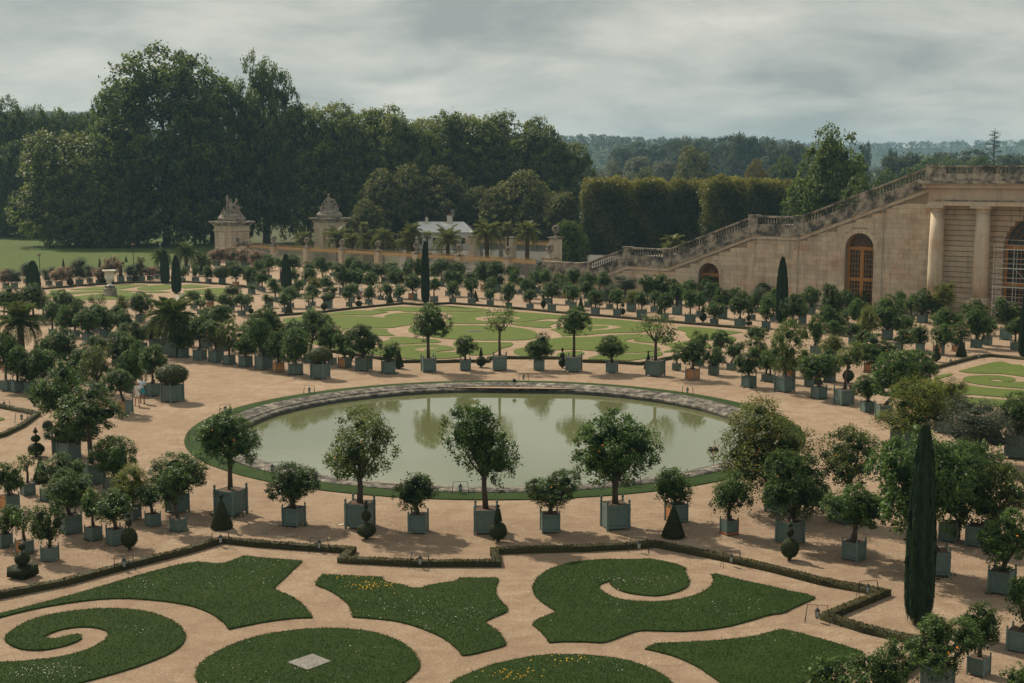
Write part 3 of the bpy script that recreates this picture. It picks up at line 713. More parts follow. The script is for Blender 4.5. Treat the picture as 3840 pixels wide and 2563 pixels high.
def flowers(name, cl, colr, label, size=0.035):
    Cc = np.vstack([np.c_[rs.normal(size=(m, 2)) * [sx, sy] + [c.x, c.y], rs.uniform(0.09, 0.14, m)] for c, sx, sy, m in cl])
    N = unit(np.c_[rs.normal(size=(len(Cc), 2)) * .3, np.ones(len(Cc))])
    s = size * rs.uniform(.6, 1.3, len(Cc))
    m_ = rough_mat(name, colr, colr, 3, 0.8)
    tag(inst(name, leaf_mesh(name, Cc, N, s, s, np.zeros(len(Cc)), m_, rs)), label, 'flowers', kind='stuff')
flowers('white_flowers', [(tg('b', 1150, 850), 1.4, .9, 50), (tg('b', 1650, 960), 1.4, 1.0, 130), (tg('c', 1250, 640), 1.2, 0.5, 120), (tg('c', 1700, 900), 1.6, .6, 60), (tg('a', 1220, 1090), 0.7, .4, 26),
    (tg('a', 1350, 670), .6, .7, 45), (tg('a', 2200, 640), 1.3, .8, 60), (tg('b', 450, 1500), 2.0, .5, 45), (tg('a', 430, 1470), .8, .35, 120), (tg('b', 100, 460), .8, .4, 40), (tg('d', 80, 1160), .6, .4, 30), (tg('c', 1150, 1420), 1.0, .5, 70), (tg('b', 900, 1300), 2, .8, 16)], (0.75, 0.75, 0.68), 'white clover and daisies in the near lawns', 0.03)
flowers('yellow_flowers', [(tg('b', 1050, 690), 0.55, .32, 120), (tg('b', 820, 612), .5, .2, 22), (tg('c', 480, 1370), .5, .25, 30), (tg('c', 40, 1510), .5, .3, 60)], (0.72, 0.42, 0.03), 'yellow flowers in the near lawns', 0.045)

# ================================================================== TUBS AND TREES
GARDEN_ANG = math.atan2(0.647, -0.763)
def tub_meshes(paint, key):
    """unit tub: side 1, body from .12 to 1.05"""
    d = {}
    mb = MB(); mb.box((0, 0, 0.56), (0.84, 0.84, 0.84)); d['body'] = mb.mesh('tub', paint)
    mb = MB(); mb.box((0, 0, 0.985), (0.80, 0.80, 0.02)); d['soil'] = mb.mesh('soil', M['soil'])
    mb = MB(); mb.box((0, 0, 0.53), (0.085, 0.085, 1.06)); mb.box((0, 0, 0.22), (0.105, 0.105, 0.05)); mb.box((0, 0, 0.88), (0.105, 0.105, 0.05)); d['post'] = mb.mesh('post', M['tub_paint'])
    mb = MB(); mb.lathe([(0.03, 0), (0.03, 0.03), (0.045, 0.05), (0.058, 0.09), (0.05, 0.13), (0.028, 0.165), (0.005, 0.18)], 8); d['finial'] = mb.mesh('finial', M['tub_paint'], smooth=True)
    mb = MB()
    np_ = 10
    for i in range(np_):
        w = 0.83 / np_; x = -0.415 + w * (i + 0.5)
        mb.box((x, 0.43, 0.575), (w * 0.90, 0.03, 0.87))
    mb.slab([(-0.415, 0.135), (-0.30, 0.085), (0.30, 0.085), (0.415, 0.135), (0.415, 0.155), (-0.415, 0.155)], 0.425, 0.452)
    d['panel'] = mb.mesh('side_panel', paint)
    mb = MB(); mb.box((0, 0.452, 0), (0.86, 0.022, 0.035)); d['rail'] = mb.mesh('rail', M['tub_iron'])
    # one-piece version for tubs too small to show their joinery
    mb = MB(); mb.box((0, 0, 0.565), (0.86, 0.86, 0.85), mi=1)
    for sx in (-1, 1):
        for sy in (-1, 1):
            mb.box((sx * .445, sy * .445, 0.53), (0.09, 0.09, 1.06)); mb.lathe([(0.03, 1.06), (0.058, 1.15), (0.05, 1.19), (0.005, 1.24)], 6, (sx * .445, sy * .445, 0))
    for z in (0.22, 0.88):
        mb.box((0, 0, z), (0.90, 0.90, 0.035))
    mb.box((0, 0, 0.992), (0.78, 0.78, 0.01), mi=2)
    d['far'] = mb.mesh('tub', [M['tub_paint'], paint, M['soil']])
    return d
TUB = {'p': tub_meshes(M['tub_paint'], 'p'), 'w': tub_meshes(M['tub_wood'], 'w')}
def make_tub(root, side, rz, wood, detail):
    """wood: '' painted, 'o' one bare timber face, 'O' all bare timber"""
    d = TUB['w' if wood == 'O' else 'p']
    if not detail:
        t = inst('tub', TUB['w' if wood else 'p']['far'], root, (0, 0, 0), (0, 0, rz), (side,) * 3)
        return t
    t = inst('tub', d['body'], root, (0, 0, 0), (0, 0, rz), (side,) * 3)
    inst('soil', d['soil'], t)
    for sx in (-1, 1):
        for sy in (-1, 1):
            inst('post', d['post'], t, (sx * .445, sy * .445, 0)); inst('finial', d['finial'], t, (sx * .445, sy * .445, 1.06))
    wood_i = None
    if wood == 'o' or wood == 'l':        # the bare face is one of the two that look at the camera
        best = []
        for i in range(4):
            a = rz + math.pi / 2 * i + math.pi / 2
            best.append((-math.sin(a), math.cos(a), i))
        front = sorted(best, key=lambda q: q[1])[:2]
        wood_i = (max(front) if wood == 'o' else min(front))[2]
    for i in range(4):
        a = math.pi / 2 * i
        m = TUB['w']['panel'] if (wood == 'O' or i == wood_i) else TUB['p']['panel']
        inst('side_panel', m, t, (0, 0, 0), (0, 0, a))
        for z in (0.22, 0.88): inst('rail', d['rail'], t, (0, 0, z), (0, 0, a))
    return t
def make_trunk(root, z0, z1, x1, cw, ch, r, rnd, nbr=5, stems=1):
    mb = MB()
    for s in range(stems):
        a0 = rnd.uniform(0, 6.3); sp = 0.0 if stems == 1 else 0.12
        bx, by = math.cos(a0) * sp, math.sin(a0) * sp
        top = Vector((x1, 0, z1 + ch * 0.35))
        mid = Vector((bx + (x1 - bx) * 0.45 + rnd.uniform(-.03, .03), by + rnd.uniform(-.03, .03), z0 + (z1 - z0) * 0.6))
        fork = Vector((x1 * 0.85, 0, z1 + ch * 0.03))
        mb.tube([(bx, by, z0 - 0.05), mid, fork, top], [r * 1.25, r, r * 0.9, r * 0.35], 7)
        for b in range(nbr):
            a = 2 * math.pi * b / nbr + rnd.uniform(-.4, .4); l = cw * rnd.uniform(0.26, 0.40)
            e = fork + Vector((math.cos(a) * l, math.sin(a) * l, ch * rnd.uniform(0.30, 0.75)))
            m = fork.lerp(e, 0.5) + Vector((math.cos(a) * l * .12, math.sin(a) * l * .12, -ch * 0.03))
            st = fork - Vector((0, 0, ch * rnd.uniform(0, 0.1)))
            mb.tube([st, m, e], [r * 0.55, r * 0.38, r * 0.12], 5)
    return mb.build('trunk', M['bark'], root, smooth=True)

ORD = ['first', 'second', 'third', 'fourth', 'fifth', 'sixth', 'seventh', 'eighth', 'ninth', 'tenth', 'eleventh', 'twelfth', 'thirteenth', 'fourteenth',
       'fifteenth', 'sixteenth', 'seventeenth', 'eighteenth', 'nineteenth', 'twentieth']
def ordinal(i):
    return ORD[i] if i < 20 else '%d%s' % (i + 1, {1: 'st', 2: 'nd', 3: 'rd'}.get((i + 1) % 10, 'th') if (i + 1) % 100 not in (11, 12, 13) else 'th')
rnd = random.Random(11)
TREES = []
def potted(t, x, yb, wtp, top, bot, wc, xc=None, kind=None, wood='', radial=False):
    px, py = tp(t, x, yb); g = G(px, py)
    dd = depth(g); wm = wtp * K * dd / F
    if radial: rz = math.atan2(g.y - CY, g.x - CX) + math.pi / 2
    else: rz = GARDEN_ANG + rnd.uniform(-0.25, 0.25) + rnd.choice((0, 0, 0, 0.5))
    view = math.atan2(g.x, g.y); rel = rz + view
    side = wm / (abs(math.cos(rel)) + abs(math.sin(rel))); side = min(max(side, 0.55), 1.75)
    back = side * 0.5 * (abs(math.cos(rel)) + abs(math.sin(rel)))
    n = Vector((g.x, g.y, 0)).normalized(); p = g + n * back
    if kind is None: kind = 'orange'
    nm = {'orange': 'potted_orange_tree', 'light': 'potted_orange_tree', 'sparse': 'potted_orange_tree', 'thin': 'potted_orange_tree', 'pom': 'potted_pomegranate_tree',
          'olive': 'potted_olive_tree', 'oleander': 'potted_oleander', 'bush': 'potted_round_bush'}[kind]
    root = empty(nm, p)
    detail = wtp >= 78
    tub = make_tub(root, side, rz, wood, detail)
    qx, _ = tp(t, x if xc is None else xc, 0)
    zt = PT(px, tp(t, 0, top)[1], p.y).z; zb = PT(px, tp(t, 0, bot)[1], p.y).z
    cw = wc * K * depth(p) / F * (1.0 if radial else 1.1)
    x1 = PT(qx, py, p.y).x - p.x
    zb = max(zb, side * 1.0); zt = max(zt, zb + 0.35)
    # the bottom of the crown bulges towards the viewer: lift it a little
    ch = zt - zb
    if kind == 'bush':
        inst('crown', TOP['bush'], root, (x1, 0, zb - 0.02), (0, 0, rnd.uniform(0, 6)), (cw, cw, ch)); make_trunk(root, side * .9, zb + .1, 0, .2, .2, .05, rnd, 2)
    else:
        if kind == 'orange': key = ('big', rnd.randrange(12)) if cw > 1.75 else ('small', rnd.randrange(10))
        elif kind == 'light': key = ('light', rnd.randrange(3)) if cw > 1.75 else ('smalllight', rnd.randrange(3))
        else: key = (kind, rnd.randrange(2))
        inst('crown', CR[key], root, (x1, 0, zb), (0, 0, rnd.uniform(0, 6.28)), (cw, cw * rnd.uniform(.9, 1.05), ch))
        r = 0.035 + 0.028 * min(cw, 3.2)
        if detail or zb > side * 1.15:
            make_trunk(root, side * 0.98, zb, x1, cw, ch, r, rnd, nbr=6 if detail else 3, stems=3 if kind in ('pom', 'oleander') else 1)
        if detail and kind in ('orange', 'sparse', 'light') and cw > 1.8 and rnd.random() < 0.6:
            for _ in range(rnd.randrange(2, 6)):
                a = rnd.uniform(3.3, 6.1); inst('orange', FRUIT, root, (x1 + cw * .40 * math.cos(a), cw * .40 * math.sin(a), zb + ch * rnd.uniform(.3, .7)))
    TREES.append((p, side)); root['_px'] = px
    return root
bm = bmesh.new(); bmesh.ops.create_icosphere(bm, subdivisions=1, radius=0.04); FRUIT = bpy.data.meshes.new('orange'); bm.to_mesh(FRUIT); bm.free(); FRUIT.materials.append(M['orange_fruit'])

def row(phrase, group, data, radial=False, order='left'):
    """rows of: tile x tub_bottom tub_width crown_top crown_bottom crown_width [xc=..] [kind] [o|l|O]"""
    made = []
    for ln in data.strip().splitlines():
        w = ln.split(); t = w[0]; v = [float(q) for q in w[1:7]]; kw = {}
        for q in w[7:]:
            if q.startswith('xc='): kw['xc'] = float(q[3:])
            elif q in ('o', 'l', 'O'): kw['wood'] = q
            else: kw['kind'] = q
        r = potted(t, *v, radial=radial, **kw); made.append((r, kw, v))
    made.sort(key=lambda q: q[0]['_px'])
    for i, (r, kw, v) in enumerate(made):
        del r['_px']
        k = kw.get('kind', 'orange')
        plant = {'orange': 'orange tree', 'light': 'pale orange tree', 'sparse': 'thin-crowned orange tree', 'thin': 'spindly orange tree', 'pom': 'shrubby pomegranate',
                 'olive': 'grey-green shrub', 'oleander': 'flowering oleander', 'bush': 'clipped round bush'}[k]
        tubc = {'': 'grey-green', 'o': 'part-timber', 'l': 'part-timber', 'O': 'bare timber'}[kw.get('wood', '')]
        tag(r, '%s in %s tub, %s from left %s' % (plant, tubc, ordinal(i), phrase), {'bush': 'bush', 'oleander': 'shrub', 'pom': 'shrub', 'olive': 'shrub'}.get(k, 'tree'), group)
    return made

row('in row before the pool', 'potted trees in front of the pool', '''
i 2122 1330 325 365 785 490
j 350 1425 232 840 1150 460
j 957 1450 298 370 945 630 light
j 1490 1485 202 935 1220 345 xc=1465
j 2110 1490 232 315 935 570 xc=2090
k 348 1478 195 905 1205 440 xc=365
k 945 1458 292 385 1005 690
k 1505 1390 230 885 1170 350 xc=1488 o
k 1990 1500 182 935 1260 335
''', radial=True)
row('right of the pool', 'potted trees right of the pool', '''
l 130 1318 345 300 1010 860 xc=-10 pom
l 710 1405 320 505 990 560 xc=735 light l
h 150 1408 200 750 1195 350 light
h 465 1468 155 1060 1265 340 xc=440
h 693 1528 195 940 1155 230 xc=730 light
h 910 1590 132 1250 1435 260
h 1060 1660 170 1030 1420 430 xc=1190
''', radial=True)
row('behind the pool', 'potted trees behind the pool', '''
f 1215 1235 135 950 1095 170 xc=1230
f 1583 1220 148 600 890 340
f 1922 1205 105 890 1055 200
f 2237 1205 135 620 840 250 sparse
g 248 1203 104 865 1080 230
g 567 1220 162 630 850 280
g 917 1228 118 895 1065 250
g 1315 1262 190 680 935 330 sparse
g 1655 1295 138 935 1130 210 O
''', radial=True)
row('near the right picture edge', 'potted trees near the right edge', '''
d 200 310 285 -540 10 510 xc=240
d 785 460 232 -245 95 480 xc=800
d 1540 600 260 -720 130 720 xc=1330
d 1660 280 200 -620 190 640 xc=1780
d 1920 330 230 -420 60 500 xc=2150 light
d 2140 770 260 0 435 480 xc=2180
d 2300 1300 240 600 1010 340 xc=2380
d 1930 1520 220 830 1190 280 xc=1940
d 1550 1690 320 1000 1405 540 xc=1580
d 1130 2000 260 1225 1620 350 xc=1120
d 690 2080 270 1340 1720 500
d 2360 1950 260 1420 1750 340
l 1235 730 240 70 610 540 xc=1330 pom
l 1610 560 180 50 400 330 xc=1640 pom
l 1900 870 230 270 790 620 olive
l 2290 800 250 210 570 370
''')
row('near the left picture edge', 'potted trees near the left edge', '''
i 850 1040 260 120 510 490 xc=830
i 590 760 220 -90 350 430 xc=560
i 635 810 225 440 715 410 xc=670
i 1040 1115 190 595 925 380 xc=1060
i 1215 1360 175 850 1190 320 xc=1200 pom
i 1630 1300 232 750 1055 450 xc=1650
i 1640 1468 155 880 1180 260 xc=1600 l
i 1405 1418 152 1030 1210 220 xc=1385
i 650 1492 218 910 1205 360 xc=620
i 860 1548 160 1080 1310 160 l
a 1070 315 192 -190 60 310 xc=1050
a 460 462 175 -90 245 250 xc=470
a 228 398 170 -40 150 190 thin o
a 40 330 150 -50 180 210 xc=70
i 90 1275 190 830 1085 230 o
i 258 1132 142 730 880 130 thin
i 440 1185 130 745 1000 320 xc=590
i 680 1228 140 1000 1110 200
''')
row('in left grove by the couple', 'potted trees in the left grove', '''
e 1405 1445 160 975 1225 215
e 1585 1502 222 1140 1335 270 bush
e 1143 1612 170 1195 1405 240 xc=1110 o
e 60 1392 135 870 1160 180
e 165 1407 132 980 1215 180
e 300 1415 140 1030 1290 230
e 400 1405 90 1000 1230 200 xc=430
e 900 1430 150 990 1290 280 light
e 1200 1410 120 990 1310 210 xc=1220
e 730 1300 140 1010 1210 300
e 560 1280 150 830 1090 280
e 870 1190 140 890 1090 200
e 1100 1180 140 850 1070 230
e 1210 1200 130 880 1060 160
e 430 1200 120 900 1080 200
e 60 1200 120 860 1060 170 O
e 1300 1032 112 760 960 200 xc=1230
e 1430 1010 122 720 950 200 xc=1390
e 1520 950 85 640 860 150
e 810 935 112 640 860 190
e 970 900 110 610 850 190
e 1130 890 100 640 850 170
e 690 900 90 590 810 170
e 590 895 80 610 815 150
e 485 875 75 580 750 150
e 880 850 90 600 800 190
e 1740 985 90 780 920 120 O
''')
row('in grove behind left palm', 'potted trees before the left parterre', '''
e 120 760 90 430 590 200
e 310 760 90 410 600 190
e 585 760 90 465 650 190
e 400 740 70 535 640 100
e 720 760 70 540 650 120
e 890 720 80 495 620 160 sparse
e 1130 740 70 515 650 100 pom
e 1290 760 90 485 660 200
e 1060 770 80 600 700 140
e 40 740 60 480 620 90
''')
row('in row along left path', 'potted trees along the left path', '''
e 1680 1085 112 740 985 205
e 1835 1112 132 710 920 170
e 1985 1132 147 760 965 220
e 2105 1150 117 740 1005 180 light
e 2255 1172 132 820 1035 210
f 70 1198 168 735 1045 250
f 205 1220 116 840 1085 180 O
f 365 1247 140 820 1095 230
f 590 1288 192 985 1130 198 bush
f 815 1182 132 840 1045 170 o
f 990 1212 167 785 1045 280
''')
row('in second row by left path', 'potted trees behind the left path row', '''
e 1890 1000 115 690 860 160
e 2040 1020 110 600 760 180
e 2310 1040 90 710 850 160
f 95 1080 150 620 860 210
f 210 1082 112 720 920 160
f 365 1105 120 740 900 180
f 490 1135 110 655 940 280 xc=525
f 700 1150 70 770 990 195 xc=680
e 1920 960 100 620 780 150
''')
row('in front row behind far parterre', 'potted trees behind the far parterre', '''
f 120 628 80 500 585 110 light
f 265 668 58 490 600 105
f 485 652 60 475 565 100 thin
f 660 632 90 490 585 115 bush
f 855 616 58 415 535 105
f 1035 597 70 420 535 95
f 1145 552 56 380 485 80 thin
f 1320 572 56 410 505 105
f 1440 557 86 315 465 145 o
f 1635 577 78 345 455 115
f 1805 582 66 385 500 95
f 1980 597 78 355 470 120
f 2150 612 68 450 530 90
f 2320 627 62 395 565 125
g 165 642 70 455 555 105
g 365 657 82 395 525 125
g 560 640 72 425 550 120
g 765 692 84 470 595 135
g 965 707 76 450 590 125
g 1190 727 98 480 600 130
g 1400 747 76 490 650 125
g 1515 692 96 410 555 145
g 1635 767 102 460 600 120
g 1855 787 80 575 700 145
g 2090 807 104 480 670 175
g 2330 817 82 500 720 130
h 225 802 82 500 705 175
h 315 777 76 600 725 105
h 510 872 66 610 765 155 xc=550
h 435 1052 102 690 955 115
''')
row('in second row behind far parterre', 'potted trees behind the far parterre', '''
f 180 572 62 360 485 135
f 320 628 62 430 545 135
f 395 538 52 360 465 95
f 520 612 58 420 515 125
f 700 525 60 430 525 100
f 800 512 76 220 405 165
f 880 578 60 400 490 90
f 930 512 70 270 405 155
f 1050 532 66 290 435 115
f 1210 562 52 400 505 85
f 1290 537 66 270 405 155
f 1770 522 70 290 405 145
f 1970 530 60 300 395 115
f 2150 547 70 345 455 115
g 140 577 70 365 485 115 O
g 330 592 76 395 525 115
g 520 605 66 390 520 130
g 700 622 76 390 525 160
g 895 642 66 410 585 115 olive
g 1095 662 92 470 595 115 pom
g 1305 672 72 470 575 105
g 1625 627 70 380 470 130
g 1715 702 52 480 615 105
g 1930 727 92 450 625 155
g 2200 742 72 500 675 90
g 2255 672 62 440 605 160 olive
h 50 755 70 450 650 150
h 390 692 92 435 595 155
h 590 765 90 415 680 195
h 720 692 62 465 605 125
h 960 650 60 440 605 185 xc=885
h 1100 805 100 515 745 225
''')
row('in back rows before the fence', 'potted trees before the gilded fence', '''
f 30 470 50 190 285 90
f 60 480 56 270 395 115
f 120 370 56 140 265 115
f 225 400 50 170 250 90
f 340 370 56 140 265 125
f 360 450 50 270 365 90
f 440 415 44 200 330 90 xc=490
f 490 470 50 265 380 120
f 540 525 50 340 445 105 pom
f 610 400 50 160 305 115
f 640 490 56 330 480 125
f 700 340 50 205 275 90
f 860 390 50 150 280 110
f 930 400 50 190 330 120
f 1030 390 44 210 300 90
f 1180 392 66 220 345 150 xc=1130
f 1250 400 60 215 330 130
f 1385 430 50 205 340 75
f 1480 442 60 175 325 140
f 1640 420 60 215 335 120
f 1700 430 60 175 300 110
f 1855 422 60 200 340 145 xc=1840 O
f 1850 520 56 300 410 110
f 2100 470 80 205 375 200 O
f 2200 480 90 200 330 150
f 2230 470 60 330 450 90
f 2330 480 60 230 330 90
g 20 500 50 260 400 90
g 75 497 46 345 420 80
g 135 540 56 360 480 110
g 230 507 76 270 425 135
g 310 520 56 270 390 110
g 420 517 62 310 410 110
g 475 537 44 330 440 100 O
g 560 522 62 265 395 140
g 690 547 62 305 435 145
g 800 500 50 310 400 100 light
g 850 562 52 300 435 120
g 1040 565 60 330 465 215 olive
g 1240 597 52 330 485 120
g 1340 587 72 325 485 180
g 1440 592 62 365 505 145
g 1530 602 66 400 540 120
g 1610 560 60 375 475 135
g 1800 560 60 340 475 165
g 1830 622 62 400 535 150
g 2000 560 66 350 455 190
g 2040 657 62 440 560 120
g 2180 570 60 345 475 160
g 2290 600 56 400 500 110
''')
row('in grove before the stairs', 'potted trees before the stone stairs', '''
h 110 600 70 350 485 180
h 285 600 60 330 485 95
h 1080 640 60 395 535 135
h 1220 720 60 470 645 95
h 1310 750 70 500 655 110
h 1415 767 102 455 695 205
h 1595 760 70 400 605 190 pom
h 1550 760 60 530 660 95
h 1630 905 100 630 805 245
h 1890 870 80 555 690 195
h 1910 997 106 630 885 195
h 2180 922 112 545 755 235
h 2010 972 92 745 865 145
h 2265 1017 88 725 865 155
h 820 860 70 550 735 145
h 670 880 70 650 805 155
h 920 930 80 620 845 175 pom
h 600 990 90 745 875 175
h 770 960 70 770 885 155
h 1095 920 102 630 835 225
h 1240 900 80 700 825 145
h 1200 1015 80 830 1000 190 xc=1270
h 1395 1032 84 780 975 135
h 1565 1062 108 780 975 185 xc=1600 o
h 1760 1015 92 760 905 175 light
h 1720 1030 70 900 960 80 O
h 870 1020 60 840 965 130
h 580 1110 100 880 1030 205 pom
h 930 1222 106 880 1155 335 xc=1000 O
h 1400 1420 180 1020 1310 270
h 20 1312 66 990 1165 155
h 210 1262 84 1060 1195 145 O
h 370 1287 88 1010 1155 155 light O
h 375 1357 82 1120 1260 125
h 565 1312 112 1000 1205 205
g 1510 1205 84 950 1110 110 thin
g 1715 1165 95 850 1060 150 xc=1700
g 1850 1248 104 985 1155 165
g 2010 1202 66 930 1080 150 xc=2040
g 2172 1362 144 1000 1215 220 xc=2160
g 1910 1130 70 840 1000 170
g 2260 1160 62 900 1080 200 xc=2250 light
g 2330 1305 80 1030 1180 140
g 2240 1090 60 810 920 170
''')
row('in row before the park lawn', 'oleanders and shrubs before the park lawn', '''
e 55 447 62 265 405 120 oleander
e 135 447 62 270 405 135 olive
e 245 400 60 210 350 110 olive
e 450 422 62 250 405 115 olive
e 545 432 62 255 390 145 oleander
e 640 405 56 235 360 120 oleander
e 730 417 72 170 365 130 olive
e 825 397 56 230 355 105 olive
e 905 407 52 260 355 115 oleander
e 1020 400 60 155 330 150 oleander
e 1195 387 66 230 345 105 olive
e 1280 380 60 210 330 110 olive
e 1380 377 62 250 335 125 oleander
e 1440 360 50 240 330 90 olive
e 1680 387 42 250 340 80
e 1795 392 68 230 335 65
e 1915 402 58 240 355 80
e 2040 407 66 235 355 150 bush
e 2165 432 62 225 355 115 O
e 2300 427 72 250 380 125
e 1900 300 60 180 250 90
e 2150 330 60 190 290 120 light
e 2260 365 56 240 330 90 O
e 1990 250 70 80 215 150 oleander
e 2110 250 80 65 215 170 oleander
e 2250 255 80 75 220 170 oleander
f 60 280 70 110 190 120 oleander
f 0 290 70 100 215 130 oleander
e 2120 655 70 540 600 90 bush
e 1930 625 68 450 565 110 light O
e 2060 660 60 490 595 130
e 2140 605 70 420 520 130 O
e 2220 705 76 495 600 120
e 2270 660 70 500 590 110
e 2310 500 70 410 480 100
f 0 450 60 280 390 80
e 1780 640 66 470 560 120
e 1840 690 60 550 615 100
''')

# extra details on single tubs: the orange ratchet strap
tub = [o for o in col.objects if o.name.startswith('potted_orange_tree') and o.get('label', '').startswith('orange tree in grey-green tub, ninth from left in row before')]
if tub:
    r_ = tub[0]; t_ = [c for c in r_.children if c.name.startswith('tub')][0]; t_name = t_
    mb = MB()
    for i in range(4):
        a = math.pi / 2 * i; ca, sa = math.cos(a), math.sin(a)
        mb.box((-0.492 * sa, 0.492 * ca, 0.14), (1.0, 0.012, 0.05), a)
    a = -math.pi / 2
    mb.box((0.49, -0.49, 0.55), (0.06, 0.02, 1.0), math.pi / 4); mb.box((0.40, -0.40, 1.10), (0.22, 0.05, 0.09), math.pi / 4)
    mb.build('strap', M['strap'], t_)

# grass growing at the feet of some tubs
rs = np.random.RandomState(21); Cw = []
for p, s in TREES:
    if rs.uniform() < 0.5 and p.x < -8 or p.x > 14 and rs.uniform() < 0.35:
        m = int(60 * s); a = rs.uniform(0, 2 * np.pi, m); r = s * rs.uniform(0.5, 0.85, m)
        Cw.append(np.c_[p.x + r * np.cos(a), p.y + r * np.sin(a), np.full(m, 0.03)])
Cw = np.vstack(Cw); N = unit(np.c_[rs.normal(size=(len(Cw), 2)), np.full(len(Cw), 0.5)]); s = rs.uniform(0.08, 0.2, len(Cw))
tag(inst('weeds', leaf_mesh('weeds', Cw, N, s, s * .4, rs.uniform(0, .8, len(Cw)), M['grass_blade'], rs)), 'tufts of grass at the feet of the tubs', 'grass', kind='stuff')

# fallen leaves on the gravel
Lf = []
for p, s in TREES:
    if p.y < 95:
        m = int(rs.uniform(4, 26)); r = rs.uniform(.3, 1, m) * s * 2.4; a = rs.uniform(0, 2 * np.pi, m)
        Lf.append(np.c_[p.x + r * np.cos(a) + .6, p.y + r * np.sin(a) - .6, rs.uniform(.012, .03, m)])
Lf = np.vstack(Lf); N = unit(np.c_[rs.normal(size=(len(Lf), 2)) * .3, np.ones(len(Lf))]); s = rs.uniform(0.05, 0.11, len(Lf))
tag(inst('fallen_leaves', leaf_mesh('fallen_leaves', Lf, N, s, s * .6, rs.uniform(0, .9, len(Lf)), M['terracotta'], rs)), 'brown fallen leaves scattered on the gravel', 'leaves', kind='stuff')

# ---- clipped yews standing in the gravel
def topiary(t, x, y, parts, label, group='clipped yew topiaries'):
    """parts from the bottom: (shape, width_px, top_px, bottom_px)"""
    p = G(*tp(t, x, y)); w0 = parts[0][1] * K * depth(p) / F
    p = p + Vector((p.x, p.y, 0)).normalized() * w0 * 0.18
    root = empty('clipped_yew', p, rnd.uniform(0, 1.5)); px = tp(t, x, y)[0]
    hi = 0
    for i, (sh, w, a, b) in enumerate(parts):
        z0, z1 = PT(px, tp(t, 0, b)[1], p.y).z, PT(px, tp(t, 0, a)[1], p.y).z
        z0 = max(z0, 0.06); wm = w * K * depth(p) / F; hi = max(hi, z1)
        nm = {'slab': 'foliage_block', 'cone': 'cone', 'frustum': 'cone', 'ball': 'ball', 'egg': 'ball'}[sh]
        inst(nm, TOP[sh], root, (0, 0, z0), (0, 0, rnd.uniform(0, .6)), (wm, wm, max(0.05, z1 - z0)))
    mb = MB(); mb.tube([(0, 0, -0.05), (0.01, 0, hi * .5), (0, 0, hi * .93)], [w0 * .09 + .02, w0 * .05 + .01, .02], 7); mb.build('stem', M['bark'], root)
    return tag(root, label, 'topiary', group)
